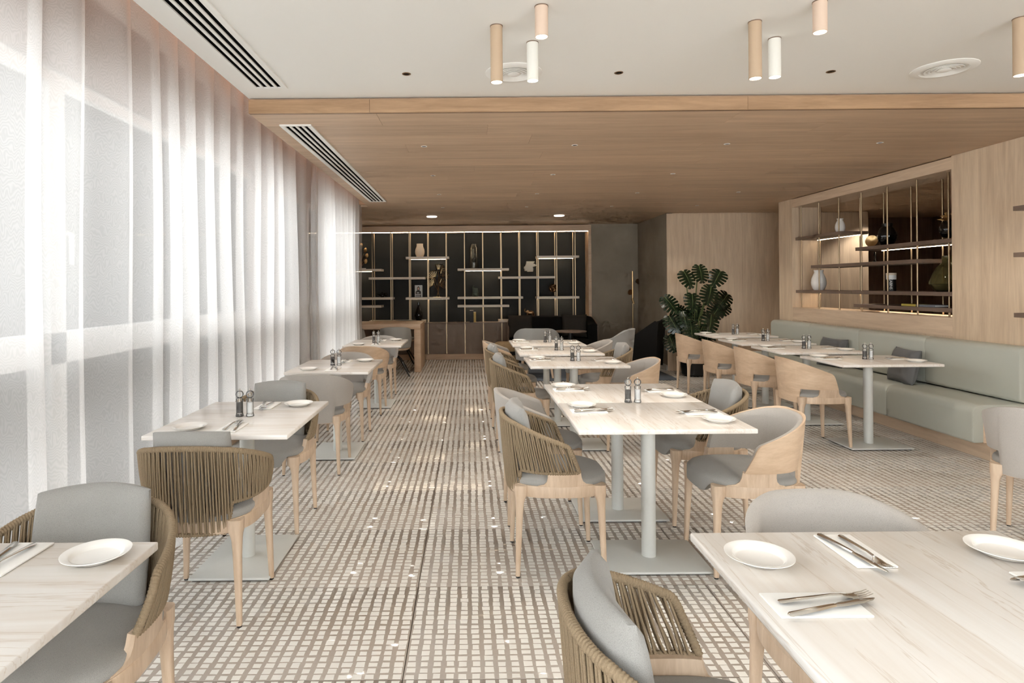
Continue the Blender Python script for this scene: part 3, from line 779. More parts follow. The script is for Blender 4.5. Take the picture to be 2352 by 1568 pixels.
# mills
bodyg = MB().lathe([(0.0005, 0.0), (0.0195, 0.0), (0.0205, 0.004), (0.0185, 0.012), (0.0172, 0.018), (0.0172, 0.080), (0.0185, 0.084), (0.0185, 0.090), (0.012, 0.094), (0.0005, 0.095)], 24).mesh('glass_body', True, 50)
headg = MB().lathe([(0.0005, 0.0952), (0.011, 0.0956), (0.015, 0.100), (0.0195, 0.108), (0.0205, 0.116), (0.017, 0.126), (0.010, 0.1315), (0.0005, 0.133)], 24).mesh('glass_head', True, 50)
fill = MB().lathe([(0.0005, 0.019), (0.0145, 0.019), (0.0145, 0.072), (0.0005, 0.073)], 20).mesh('filling')
fill_p = fill.copy(); fill.materials.append(M['salt']); fill_p.materials.append(M['pepper'])
gb = MB().lathe([(0.0005, 0.002), (0.0145, 0.002), (0.0145, 0.011), (0.0005, 0.012)], 20).mesh('grinder'); gp = gb.copy(); gb.materials.append(M['salt']); gp.materials.append(M['pepper'])
knob = MB().lathe([(0.0005, 0.1325), (0.003, 0.1325), (0.003, 0.136), (0.0048, 0.138), (0.0048, 0.1405), (0.002, 0.1425), (0.0005, 0.1427)], 14).mesh('knob')
spin = MB().lathe([(0.0005, 0.073), (0.004, 0.074), (0.004, 0.131), (0.0005, 0.1315)], 10).mesh('spindle')
bodyg.materials.append(M['clear_glass']); headg.materials.append(M['clear_glass']); knob.materials.append(M['steel']); spin.materials.append(M['steel'])
def mills(x, y, n, ax=0.0):
    for k, (nm, fl, gr) in enumerate((('pepper', fill_p, gp), ('salt', fill, gb))):
        t = link(f'{nm}_mill', None, loc=(x + (k - .5) * 0.054, y + (k - .5) * ax, ZT + 0.0005)); tag(t, f'clear {nm} mill with {"black peppercorns" if k == 0 else "white salt"}, on the {n}', f'{nm} mill', 'salt and pepper mills')
        link('glass_body', bodyg, None, t); link('glass_head', headg, None, t); link('filling', fl, None, t); link('grinder', gr, None, t); link('knob', knob, None, t); link('spindle', spin, None, t)
for (x, y), n in zip(LT[1:], LN[1:]): mills(x - 0.01, y + 0.0, n)
mills(0.917, 3.487, 'seam of the paired tables')
for (x, y), n in list(zip(CT[2:], CN[2:])) + list(zip(BT, BN)): mills(x + 0.02, y + 0.03, n)
# ---------------------------------------------------------------- banquette
bq = thing('banquette', 'long pale green leather banquette along the right wall', 'bench', (4.15, 6.78, 0))
def bqp(name, mb, mat, smooth=True, ang=40): 
    o = part(name, mb, mat, bq, smooth, ang); o.location = (-4.15, -6.78, 0); return o
YA, YE = 4.80, 8.76
bqp('plinth', box(4.05, 4.40, YA + .02, YE, 0.0, 0.145), 'oak_rail', False)
bqp('seat_base', box(3.985, 4.40, YA + .004, YE, 0.146, 0.368), 'oak_rail', False)
def round_corner(cx, cz, r, a0, a1, n=6): return [(cx + r * math.cos(a0 + (a1 - a0) * k / n), cz + r * math.sin(a0 + (a1 - a0) * k / n)) for k in range(n + 1)]
def extrude_profile(prof, y0, y1, rr=0.012):
    """profile in x,z swept along y with softly rounded ends"""
    cxm = sum(p[0] for p in prof) / len(prof); czm = sum(p[1] for p in prof) / len(prof)
    rings = []
    for y, s in ((y0, 0.955), (y0 + rr * .35, 0.982), (y0 + rr, 1.0), (y1 - rr, 1.0), (y1 - rr * .35, 0.982), (y1, 0.955)):
        rings.append([(cxm + (x - cxm) * (1 if s == 1 else s), y, czm + (z - czm) * s) for x, z in prof])
    return MB().loft(rings)
seatp = [(4.36, 0.372), (4.36, 0.445)] + round_corner(3.975, 0.37, 0.075, R(90), R(180), 8) + round_corner(3.92, 0.165, 0.02, R(180), R(270), 3) + [(3.982, 0.146), (3.982, 0.37)]
backp = round_corner(4.315, 0.835, 0.05, R(180), R(90), 6) + [(4.40, 0.885), (4.40, 0.448)] + round_corner(4.30, 0.488, 0.035, R(270), R(180), 4)
segs = [YA, 5.80, 6.79, 7.78, YE]
for a, b in zip(segs[:-1], segs[1:]):
    bqp('seat_cushion', extrude_profile(seatp, a + .001, b - .001), 'leather', True, 50)
    bqp('back_cushion', extrude_profile(backp, a + .001, b - .001), 'leather', True, 50)
def pillow_mesh(w, h, t, name):
    bm = bmesh.new(); bmesh.ops.create_grid(bm, x_segments=14, y_segments=14, size=1.0); mb = MB(); n = 14
    bm.free(); mb = MB()
    for s in (1, -1):
        o = len(mb.v)
        for i in range(n + 1):
            for j in range(n + 1):
                u, v = -1 + 2 * i / n, -1 + 2 * j / n
                e = max(0, 1 - u ** 4) ** .6 * max(0, 1 - v ** 4) ** .6
                mb.v.append((u * w / 2 * (1 - .07 * (1 - v * v) * abs(u)), s * (0.004 + t / 2 * e), v * h / 2 * (1 - .07 * (1 - u * u) * abs(v))))
        for i in range(n):
            for j in range(n): a = o + i * (n + 1) + j; mb.f.append((a, a + 1, a + n + 2, a + n + 1))
    n1 = (n + 1) ** 2; idx = [i * (n + 1) for i in range(n + 1)] + [n * (n + 1) + j for j in range(1, n + 1)] + [i * (n + 1) + n for i in range(n - 1, -1, -1)] + [j for j in range(n - 1, 0, -1)]
    for a, b in zip(idx, idx[1:] + idx[:1]): mb.f.append((a, b, b + n1, a + n1))
    return mb.mesh(name, True, 75)
pm = pillow_mesh(0.42, 0.34, 0.13, 'pillow')
for k, (x, y) in enumerate(((4.155, 5.92), (4.16, 7.10))):
    o = link('throw_pillow', pm, 'pillow_fabric', None, (x, y, 0.60)); o.rotation_euler = (R(16), 0, R(90 + (6 if k else -8)))
    o.rotation_euler = (R(-14), 0, R(-90 + (6 if k else -8)))
    tag(o, f'dark grey throw pillow leaning on the banquette, {"nearer" if k == 0 else "farther"} one', 'pillow', 'pillows on the banquette')

# ---------------------------------------------------------------- display niche in the right wall
nt_ = thing('display_shelving', 'open oak wall niche with thin metal rods and dark floating shelves', 'shelving', (4.62, 7.04, 1.07))
def np_(name, mb, mat, par=None, smooth=False):
    o = part(name, mb, mat, par or nt_, smooth)
    if not par: o.location = (-4.62, -7.04, -1.07)
    return o
barY = (8.36, 7.94, 7.51, 7.08, 6.64, 6.20, 5.79)
for y in barY:
    for x in (4.495, 4.752):
        np_('metal_rod', MB().lathe([(0.0085, 1.071), (0.0085, 2.429)], 10, x, y), 'brass_bar', None, True)
for ya, yb, z, led in ((7.42, 8.435, 2.0, 1), (5.645, 7.13, 1.785, 1), (6.16, 8.06, 1.61, 0), (7.203, 8.435, 1.287, 1), (5.645, 7.199, 1.287, 0), (5.645, 7.17, 1.135, 1)):
    s_ = np_('shelf', box(4.455, 4.79, ya, yb, z - 0.019, z + 0.019), 'brown_shelf')
    if led: np_('led_strip', box(4.725, 4.738, ya + 0.05, yb - 0.05, z - 0.024, z - 0.0195), 'led', s_)
# second niche just inside the right picture edge
s2 = thing('display_shelving', 'dark floating shelf ends on the oak wall at the right picture edge', 'shelving', (4.28, 4.0, 1.15))
for z in (1.95, 1.60, 1.145):
    o = part('shelf', box(-0.16, 0.122, -0.75, 0.68, z - 0.017 - 1.15, z + 0.017 - 1.15), 'brown_shelf', s2, False)
def lathe_obj(name, prof, mat, loc, label, cat, grp, n=32, parts=()):
    o = part(name, MB().lathe(prof, n), mat, None, True, 50, loc); tag(o, label, cat, grp); return o
G1 = 'ornaments in the wall niche'; G2 = 'ornaments on the dark back shelving'
def vase_prof(h, r, neck, lip, belly=0.38):
    return [(0.0005, 0), (r * .62, 0), (r * .8, h * .08), (r * .97, h * .26), (r, h * belly), (r * .93, h * .58), (r * .72, h * .76), (neck, h * .88), (lip, h), (lip * .86, h), (neck * .8, h * .88), (0.0005, h * .8)]
lathe_obj('vase', vase_prof(0.175, 0.058, 0.030, 0.037), 'ceramic', (4.60, 7.66, 2.0195), 'small white vase on the top left shelf of the wall niche', 'vase', G1)
lathe_obj('vase', vase_prof(0.262, 0.092, 0.052, 0.060), 'ceramic', (4.60, 8.14, 1.3065), 'large white vase on the lower left shelf of the wall niche', 'vase', G1)
o = thing('vase', 'ribbed black vase on the long lit shelf of the wall niche', 'vase', (4.60, 6.80, 1.8045), 0, G1)
part('body', MB().lathe([(0.0005, 0), (0.055, 0)] + [(0.06 + 0.032 * math.sin(math.pi * k / 14) + (0.003 if k % 2 else 0), 0.01 + 0.19 * k / 14) for k in range(15)] + [(0.046, 0.21), (0.044, 0.212), (0.0005, 0.19)], 32), 'black_gloss', o)
part('collar', MB().lathe([(0.045, 0.20), (0.050, 0.205), (0.050, 0.243), (0.043, 0.243), (0.043, 0.205)], 32), 'black', o)
# brass disc on a black stand
o = thing('disc_sculpture', 'brass disc on a black stem in the wall niche', 'sculpture', (4.60, 7.01, 1.6295), 0, G1)
part('stand', MB().lathe([(0.0005, 0), (0.06, 0), (0.06, 0.006), (0.018, 0.012), (0.010, 0.03), (0.014, 0.08), (0.008, 0.115), (0.0005, 0.115)], 20), 'black_gloss', o)
o = thing('brass_shell', 'round brass bowl ornament standing on edge beside the black vase', 'ornament', (4.60, 7.06, 1.8045), 0, G1)
e_ = part('dish', MB().lathe([(0.0005, -0.012), (0.03, -0.008), (0.065, 0.008), (0.066, 0.010), (0.03, -0.002), (0.0005, -0.006)], 28), 'brass', o)
e_.rotation_euler = (R(80), 0, R(-55)); e_.location = (0, 0, 0.068)
o = thing('candle_tin', 'black and white printed tin lettered CABINS in the wall niche', 'tin', (4.60, 6.74, 1.3065), 0, G1)
part('body', MB().lathe([(0.0005, 0), (0.046, 0), (0.046, 0.125), (0.0005, 0.125)], 32), 'black', o)
part('upper_band', MB().lathe([(0.0462, 0.1252), (0.0468, 0.1252), (0.0468, 0.172), (0.0462, 0.172)], 32), 'print_white', o)
part('lid', MB().lathe([(0.0005, 0.1722), (0.049, 0.1722), (0.049, 0.195), (0.0005, 0.196)], 32), 'cream_ceramic', o)
def text_mesh(body, size):
    cu = bpy.data.curves.new('lettering', 'FONT'); cu.body = body; cu.size = size; cu.align_x = 'CENTER'; cu.align_y = 'CENTER'; cu.extrude = 0.0006
    ob = bpy.data.objects.new('lettering', cu); C.objects.link(ob); bpy.context.view_layer.update()
    dg = bpy.context.evaluated_depsgraph_get(); me = bpy.data.meshes.new_from_object(ob.evaluated_get(dg)); bpy.data.objects.remove(ob); return me
tm = text_mesh('CABINS', 0.036)
dirc = Vector((-4.60, -6.74, 0)).normalized(); lo = link('lettering', tm, 'print_white', o)
# letters stand on end on the side that faces the room
zx = Vector((0, 0, -1)); nn = dirc; yx = nn.cross(zx)
mm = Matrix((zx, yx, nn)).transposed().to_4x4(); mm.translation = nn * 0.0465 + yx * -0.004 + Vector((0, 0, 0.080)); lo.matrix_local = mm
# pineapple
o = thing('pineapple_ornament', 'black pineapple ornament with gold crown in the wall niche', 'ornament', (4.60, 5.90, 1.8045), 0, G1)
mb = MB(); rings = []
for k in range(13):
    z = 0.02 + 0.155 * k / 12; r0 = 0.050 + 0.038 * math.sin(math.pi * (0.08 + .84 * k / 12))
    rings.append([((r0 + (0.005 if (q + k) % 2 else 0)) * math.cos(2 * math.pi * q / 28), (r0 + (0.005 if (q + k) % 2 else 0)) * math.sin(2 * math.pi * q / 28), z) for q in range(28)])
part('body', mb.loft(rings), 'black_gloss', o, True, 20)
part('foot_ring', MB().tube([(0.052 * math.cos(a), 0.052 * math.sin(a), 0.011 + 0.004 * (k % 2)) for k, a in enumerate(np.linspace(0, 2 * math.pi, 24, endpoint=False))], 0.010, 6, True), 'brass', o)
for ring, (nl, L, tl) in enumerate(((8, 0.085, 62), (7, 0.09, 38), (5, 0.10, 16))):
    for q in range(nl):
        a = 2 * math.pi * q / nl + ring * .4; pts = []
        for k in range(5):
            t = k / 4; rad = 0.022 + L * t * math.sin(R(tl)) * (0.6 + .5 * t); zz = 0.172 + L * t * math.cos(R(tl)) * (1.2 - .5 * t) + 0.01 * ring
            pts.append((rad * math.cos(a), rad * math.sin(a), zz))
        part('crown_leaf', MB().tube(pts, [0.009, 0.013, 0.012, 0.008, 0.001], 6), 'brass', o)
# demijohn
o = thing('demijohn', 'large olive glass demijohn at the right end of the wall niche', 'bottle', (4.615, 5.965, 1.3065), 0, G1)
part('glass', MB().lathe([(0.0005, 0), (0.085, 0), (0.115, 0.02), (0.150, 0.075), (0.148, 0.095), (0.118, 0.18), (0.080, 0.245), (0.050, 0.275), (0.044, 0.285), (0.044, 0.345), (0.038, 0.345), (0.038, 0.285), (0.0005, 0.28)], 40), 'olive_glass', o)
part('content', MB().lathe([(0.0005, 0.004), (0.083, 0.004), (0.112, 0.024), (0.144, 0.076), (0.0005, 0.078)], 36), 'black_gloss', o)
part('stopper', MB().lathe([(0.0005, 0.30), (0.036, 0.30), (0.036, 0.34), (0.0005, 0.342)], 24), 'print_grey', o)
for nm, mat, y0, y1, lab in (('book', 'book_olive', 6.245, 6.45, 'thin yellow book lying on the lowest niche shelf'), ('book', 'book_blue', 5.99, 6.20, 'thin grey blue book lying on the lowest niche shelf')):
    o = thing(nm, lab, 'book', (4.58, (y0 + y1) / 2, 1.1545), 0, 'books lying in the wall niche')
    h = (y1 - y0) / 2
    part('cover', MB().box(-0.075, 0.075, -h, h, 0.0003, 0.004).box(-0.075, 0.075, -h, h, 0.018, 0.022).box(-0.075, -0.071, -h, h, 0.004, 0.018), mat, o, False); part('pages', box(-0.0708, 0.071, -h + .004, h - .004, 0.0042, 0.0178), 'print_white', o, False)

# ---------------------------------------------------------------- dark back wall shelving
YF, YK = 11.74, 12.0
bs = thing('display_shelving', 'tall black back wall shelving with brass posts and lit cream shelves', 'shelving', (0, 11.9, 0.70))
def bp(name, mb, mat, par=None, smooth=False):
    o = part(name, mb, mat, par or bs, smooth)
    if not par: o.location = (0, -11.9, -0.70)
    return o
BX = [-0.438 + 0.35 * k for k in range(-7, 8)]
for x in BX:
    bp('post', box(x - 0.0085, x + 0.0085, YF - 0.009, YF + 0.009, 0.702, 2.424), 'brass_bar')
    bp('post', box(x - 0.0085, x + 0.0085, YK - 0.009, YK + 0.009, 0.702, 2.424), 'brass_bar')
bp('led_strip', box(-4.0, 2.26, 11.75, 11.762, 2.415, 2.4245), 'led')
def zrow(py, px=1078): return at(px, py, YF).z
def bshelf(xa, xb, py, led=None, z=None):
    a = at(xa, py, YF); b = at(xb, py, YF); zz = (a.z + b.z) / 2 if z is None else z
    s_ = bp('shelf', box(a.x, b.x, YF - 0.012, 12.07, zz - 0.021, zz + 0.021), 'cream_shelf')
    if led:
        la, lb = at(led[0], py, YF).x, at(led[1], py, YF).x
        bp('led_strip', box(la, lb, 11.93, 11.945, zz - 0.0255, zz - 0.0215), 'led', s_)
    return zz + 0.0215
S = {}
S['leaf'] = bshelf(720, 876, 620.5, (760, 852)); S['a'] = bshelf(847, 976, 638.9); S['vase'] = bshelf(932, 1030.7, 591.8, (942, 1023))
S['tea'] = bshelf(720, 902, 686); S['book'] = bshelf(932, 1031.4, 685.2, (942, 1023)); S['b'] = bshelf(720, 876, 704.3, (760, 852))
S['bottle'] = bshelf(848, 977, 738.7, None, 0.727)
S['jar'] = bshelf(1051, 1169, 618.7, (1069, 1152)); S['head'] = bshelf(1146, 1275, 637); S['c'] = bshelf(1233.5, 1330, 589.5, (1238, 1320))
S['green'] = bshelf(1051, 1201.4, 683.7); S['orb'] = bshelf(1233.5, 1330.4, 683, (1238, 1320)); S['d'] = bshelf(1051, 1169.7, 702.7, (1069, 1152))
S['eleph'] = bshelf(1146, 1275, 735.3, None, 0.727)
cb = thing('low_cabinet', 'row of brown low cabinets under the black shelving', 'cabinet', (0, 11.9, 0))
def cp(name, mb, mat, sm=False):
    o = part(name, mb, mat, cb, sm); o.location = (0, -11.9, 0); return o
cp('carcass', box(-4.0, 2.32, 11.765, 12.07, 0.108, 0.684), 'black'); cp('top', box(-4.0, 2.32, 11.745, 12.07, 0.685, 0.701), 'cabinet_door')
cp('plinth', box(-4.0, 2.32, 11.735, 12.07, 0.001, 0.106), 'oak_desk')
for x in BX[:-1]:
    cp('door', box(x + 0.012, x + 0.338, 11.742, 11.764, 0.110, 0.682), 'cabinet_door')
    cp('divider', box(x - 0.009, x + 0.009, 11.736, 11.764, 0.108, 0.684), 'brass_bar')
YO = 11.88
def bx(px, Y=YO): return (px - CX) * Y / F
lathe_obj('vase', vase_prof(0.255, 0.092, 0.062, 0.064, 0.42), 'cream_ceramic', (bx(965), YO, S['vase']), 'plain cream vase on the top shelf of the black shelving', 'vase', G2)
o = thing('glass_jar', 'tall clear glass jar with a dark flower on the black shelving', 'jar', (bx(1089), YO, S['jar']), 0, G2)
part('glass', MB().lathe([(0.0005, 0), (0.080, 0), (0.082, 0.01), (0.082, 0.40), (0.062, 0.435), (0.055, 0.45), (0.055, 0.465), (0.060, 0.475), (0.056, 0.475), (0.050, 0.46), (0.058, 0.43), (0.078, 0.395), (0.078, 0.014), (0.0005, 0.012)], 32), 'smoke_glass', o)
part('flower', MB().lathe([(0.0005, 0.10), (0.02, 0.11), (0.042, 0.15), (0.036, 0.19), (0.014, 0.21), (0.0005, 0.205)], 12), 'print_dark', o); part('flower_stem', MB().tube([(0, 0, 0.016), (0.008, 0, 0.06), (0, 0, 0.11)], 0.006, 6), 'stem_green', o)
part('light_core', MB().lathe([(0.0005, 0.02), (0.018, 0.02), (0.018, 0.38), (0.0005, 0.38)], 12, -0.02), 'print_grey', o)
# gold bud stalk
o = thing('bud_sculpture', 'gold bud stalk sculpture beside the curtain on the black shelving', 'sculpture', (bx(828), YO, S['leaf']), 0, G2)
part('base', box(-0.09, 0.10, -0.05, 0.05, 0.0002, 0.02), 'stone_white', o, False)
for q, (dx, dz) in enumerate(((0.02, 0.44), (-0.07, 0.38), (0.085, 0.35), (0.11, 0.24), (-0.03, 0.25), (0.09, 0.135), (-0.06, 0.13), (0.0, 0.09))):
    st = part('stem', MB().tube([(0, 0, 0.02), (dx * .25, 0, dz * .4), (dx * .6, 0.01 * (q % 3 - 1), dz * .75), (dx, 0.01 * (q % 3 - 1), dz)], 0.005, 6), 'bronze', o)
    b_ = part('bud', MB().lathe([(0.0005, -0.005), (0.018, 0.005), (0.033, 0.035), (0.034, 0.055), (0.022, 0.085), (0.004, 0.10), (0.0005, 0.1)], 14), 'brass', o, loc=(dx, 0.01 * (q % 3 - 1), dz - 0.03))
    b_.rotation_euler = (0, dx * 3, 0)
# black bird shaped pot
o = thing('pot_ornament', 'small glossy black spouted pot on the black shelving', 'ornament', (bx(878), YO, S['tea']), 0, G2)
part('body', MB().lathe([(0.0005, 0), (0.035, 0), (0.062, 0.025), (0.060, 0.055), (0.035, 0.08), (0.012, 0.085), (0.010, 0.10), (0.0005, 0.102)], 24), 'black_gloss', o)
part('spout', MB().tube([(-0.05, 0, 0.045), (-0.085, 0, 0.05), (-0.10, 0, 0.068)], [0.014, 0.009, 0.006], 8), 'black_gloss', o); part('handle', MB().tube([(0.045, 0, 0.07), (0.08, 0, 0.075), (0.092, 0, 0.045), (0.06, 0, 0.02)], 0.008, 8), 'black_gloss', o)
# framed portrait book
o = thing('book', 'standing book with a grey portrait cover and white lettering', 'book', (bx(962), YO - 0.06, S['book']), 0, G2)
part('book_block', box(-0.072, 0.072, -0.010, 0.010, 0.0004, 0.232), 'print_grey', o, False)
def flat(name, poly, mat, yo=-0.0106): part(name, MB().add([(x, yo, z) for x, z in poly] + [(x, -0.0101, z) for x, z in poly], [tuple(range(len(poly)))[::-1], tuple(range(len(poly), 2 * len(poly)))] + [(k, (k + 1) % len(poly), len(poly) + (k + 1) % len(poly), len(poly) + k) for k in range(len(poly))]), mat, o, False)
flat('printed_torso', [(-0.060, 0.005), (0.048, 0.005), (0.046, 0.11), (0.02, 0.13), (-0.03, 0.13), (-0.055, 0.11)], 'print_dark')
flat('printed_hair', [(-0.028, 0.128), (0.018, 0.128), (0.024, 0.175), (0.012, 0.205), (-0.006, 0.21), (-0.024, 0.195), (-0.03, 0.16)], 'print_dark', -0.0108)
flat('printed_face', [(-0.014, 0.142), (0.006, 0.142), (0.013, 0.165), (0.006, 0.19), (-0.012, 0.19), (-0.018, 0.165)], 'print_skin', -0.0112)
for z, xa, xb in ((0.088, -0.032, 0.022), (0.056, -0.058, 0.044), (0.026, -0.056, 0.042)):
    n = int((xb - xa) / 0.011)
    for q in range(n): flat('printed_letter', [(xa + q * .011, z - .008), (xa + q * .011 + .008, z - .008), (xa + q * .011 + .008, z + .008 - .004 * (q % 2)), (xa + q * .011, z + .008 - .004 * (q % 2))], 'print_white', -0.0113)
# ginkgo wire sculpture
o = thing('wire_leaf_sculpture', 'gold wire ginkgo leaf sculpture on the black shelving', 'sculpture', (bx(1004), YO, S['book']), 0, G2)
part('foot', box(-0.08, 0.08, -0.03, 0.03, 0.0003, 0.006), 'brass', o, False)
GL = [((0.03, 0.50), 30, 0.13), ((-0.045, 0.355), -30, 0.15), ((0.06, 0.42), 62, 0.15), ((-0.05, 0.245), -62, 0.13), ((0.035, 0.235), 68, 0.13)]
for (gx, gz), ang, rr in GL:
    lf = part('leaf_outline', MB().tube([(gx + (rr * (1 + .07 * math.cos(5 * (q / 20 - .5) * 6))) * math.sin(R(ang + -58 + 116 * q / 20)), 0, gz + (rr * (1 + .07 * math.cos(5 * (q / 20 - .5) * 6))) * math.cos(R(ang - 58 + 116 * q / 20))) for q in range(21)] + [(gx, 0, gz)], 0.0042, 6, True), 'brass', o)
    for q in range(7):
        a = R(ang - 45 + 90 * q / 6); part('leaf_vein', MB().tube([(gx + .25 * rr * math.sin(a), 0, gz + .25 * rr * math.cos(a)), (gx + .92 * rr * math.sin(a), 0, gz + .92 * rr * math.cos(a))], 0.0025, 5), 'brass', lf)
    part('stem', MB().tube([(gx, 0, gz), (gx * .4 + .02, 0.0, gz * .6), (gx * -.5 + .02, 0, 0.005)], 0.0045, 6), 'brass', o)
lathe_obj('bottle_vase', [(0.0005, 0), (0.052, 0), (0.070, 0.03), (0.080, 0.09), (0.072, 0.14), (0.045, 0.21), (0.023, 0.26), (0.019, 0.29), (0.019, 0.345), (0.015, 0.345), (0.014, 0.28), (0.0005, 0.27)], 'black_gloss', (bx(961, 11.84), 11.84, S['bottle']), 'slender black bottle vase low on the black shelving', 'vase', G2)
o = thing('glass_vase', 'small green glass vase with a spout on the black shelving', 'vase', (bx(1092), YO, S['green']), 0, G2)
part('glass', MB().lathe([(0.0005, 0), (0.045, 0), (0.062, 0.03), (0.066, 0.08), (0.058, 0.13), (0.050, 0.165), (0.045, 0.165), (0.052, 0.13), (0.060, 0.08), (0.0005, 0.02)], 28), 'green_glass', o)
part('spout', MB().tube([(-0.045, 0, 0.14), (-0.05, 0, 0.18), (-0.036, 0, 0.215)], [0.018, 0.014, 0.006], 8), 'green_glass', o)
for px, w_, h_, mat, lab in ((1082.5, 0.070, 0.228, 'book_dark', 'dark book standing on the brown cabinet'), (1090.0, 0.044, 0.198, 'book_yellow', 'slim yellow book standing beside the dark book')):
    o = thing('book', lab, 'book', (bx(px, 11.86), 11.86, 0.7013), 0, 'books standing on the brown cabinet')
    part('cover', MB().box(-w_ / 2, -w_ / 2 + .004, -0.075, 0.075, 0, h_).box(w_ / 2 - .004, w_ / 2, -0.075, 0.075, 0, h_).box(-w_ / 2 + .004, w_ / 2 - .004, -0.075, -0.071, 0, h_), mat, o, False)
    part('pages', box(-w_ / 2 + .0042, w_ / 2 - .0042, -0.0708, 0.07, 0.003, h_ - .004), 'print_white', o, False)
# broken head sculpture on pins
o = thing('head_sculpture', 'white fragmented head sculpture on thin pins', 'sculpture', (bx(1217), YO, S['head']), 0, G2)
hp = [(-0.115, 0.16), (-0.108, 0.19), (-0.088, 0.20), (-0.072, 0.245), (-0.065, 0.29), (0.10, 0.29), (0.09, 0.27), (0.045, 0.262), (0.09, 0.24), (0.14, 0.215), (0.13, 0.20), (0.085, 0.185), (0.06, 0.172), (0.07, 0.15), (0.066, 0.11), (0.062, 0.09), (-0.05, 0.09), (-0.055, 0.103), (-0.10, 0.105), (-0.104, 0.135)]
mbh = MB()
rings = [[(x * s, y, 0.19 + (z - 0.19) * s) for x, z in hp] for y, s in ((-0.055, 0.70), (-0.045, 0.92), (-0.02, 1.0), (0.02, 1.0), (0.045, 0.92), (0.055, 0.70))]
part('head', mbh.loft(rings), 'stone_white', o, True, 30)
for x in (-0.03, 0.04): part('pin', MB().lathe([(0.003, 0), (0.003, 0.10)], 8, x), 'black_metal', o)
part('pin_base', box(-0.06, 0.07, -0.035, 0.035, -0.0, 0.004), 'black_metal', o, False)
o = thing('orb_sculpture', 'bronze openwork orb on a small stand', 'sculpture', (bx(1270), YO, S['orb']), 0, G2)
part('stand', MB().lathe([(0.0005, 0), (0.045, 0), (0.045, 0.008), (0.012, 0.02), (0.010, 0.055), (0.02, 0.075), (0.0005, 0.075)], 16), 'black_metal', o)
for q in range(7):
    a, b_ = q * 0.9, 0.5 + q * 1.7
    nrm = Vector((math.sin(b_) * math.cos(a), math.sin(b_) * math.sin(a), math.cos(b_))); ux = nrm.orthogonal().normalized(); uy = nrm.cross(ux)
    part('band', MB().tube([Vector((0, 0, 0.155)) + (ux * math.cos(th) + uy * math.sin(th)) * 0.074 for th in np.linspace(0, 2 * math.pi, 28, endpoint=False)], 0.0085, 6, True), 'bronze', o)
# elephant
o = thing('elephant_figurine', 'small bronze elephant with raised trunk', 'figurine', (bx(1216), 11.80, S['eleph']), 0, G2)
part('body', MB().loft([[(x, r * .75 * math.cos(a), zc + r * math.sin(a)) for a in np.linspace(0, 2 * math.pi, 14, endpoint=False)] for x, r, zc in ((-0.075, .012, .15), (-0.07, .026, .148), (-0.045, .036, .14), (-0.01, .036, .125), (0.03, .040, .128), (0.062, .036, .12), (0.078, .014, .115))]), 'bronze', o, True, 60)
part('trunk', MB().tube([(-0.07, 0, 0.145), (-0.092, 0, 0.145), (-0.104, 0, 0.165), (-0.098, 0, 0.195), (-0.092, 0, 0.21)], [.016, .012, .009, .007, .005], 8), 'bronze', o)
for s in (-1, 1):
    part('ear', MB().loft([[(-0.045 + .028 * math.cos(a) * k, s * (0.024 + .006 * (1 - k)), 0.148 + .030 * math.sin(a) * k) for a in np.linspace(0, 2 * math.pi, 12, endpoint=False)] for k in (.05, .6, 1)], cap=False), 'bronze', o)
for lx, ly, bend in ((-0.045, -0.018, -0.03), (-0.02, 0.018, 0.012), (0.04, -0.018, -0.006), (0.06, 0.018, 0.02)):
    part('leg', MB().tube([(lx, ly, 0.125), (lx + bend * .5, ly, 0.06), (lx + bend, ly, 0.0)], [.017, .012, .0125], 8), 'bronze', o)
part('tail', MB().tube([(0.077, 0, 0.12), (0.09, 0, 0.09), (0.086, 0, 0.065)], 0.003, 6), 'bronze', o)

# ---------------------------------------------------------------- desk and desk chairs
dk = thing('desk', 'thick oak slab desk before the black shelving', 'desk', (-1.9, 10.52, 0))
def dp(name, x0, x1, y0, y1, z0, z1): 
    o = rbox(name, x0 + 1.9, x1 + 1.9, y0 - 10.52, y1 - 10.52, z0, z1, 0.004, 'oak_desk', dk, 2); return o
dp('desk_top', -3.0, -0.80, 10.05, 11.0, 0.70, 0.785); dp('side_panel', -0.905, -0.80, 10.055, 10.995, 0.001, 0.70); dp('side_panel', -3.0, -2.895, 10.055, 10.995, 0.001, 0.70)
def desk_chair(label, x, y, rot):
    t = thing('desk_chair', label, 'chair', (x, y, 0), R(rot), 'chairs at the oak desk')
    link('shell', dsh, None, t); link('seat', dseat, None, t)
    part('seat_board', MB().lathe([(0.0005, 0.405), (0.20, 0.405), (0.225, 0.425), (0.225, 0.438), (0.0005, 0.438)], 32), 'oak_chair', t)
    part('hub', MB().lathe([(0.0005, 0.30), (0.04, 0.30), (0.035, 0.404), (0.0005, 0.404)], 16), 'black_metal', t)
    for q in range(4):
        a = R(45 + 90 * q); part('leg', MB().tube([(0.03 * math.cos(a), 0.03 * math.sin(a), 0.31), (0.12 * math.cos(a), 0.12 * math.sin(a), 0.25), (0.29 * math.cos(a), 0.29 * math.sin(a), 0.03), (0.31 * math.cos(a), 0.31 * math.sin(a), 0.013)], [0.016, 0.016, 0.012, 0.012], 8), 'black_metal', t)
ds_rings = []
for d in np.linspace(-78, 78, 27):
    ring = []
    for off in (0.012, -0.010):
        ks = range(7) if off > 0 else range(6, -1, -1)
        for k in ks:
            t = k / 6; x, y = plan(R(d), 0.235 + .015 * t + off, 0.22 + .03 * t + off, 2.2); e = abs(d) / 78
            zl = 0.45; zt = 0.775 - 0.06 * e ** 2.5 - 0.14 * max(0, e - .82) / .18
            ring.append((x, y, zl + (zt - zl) * t))
    ds_rings.append(ring)
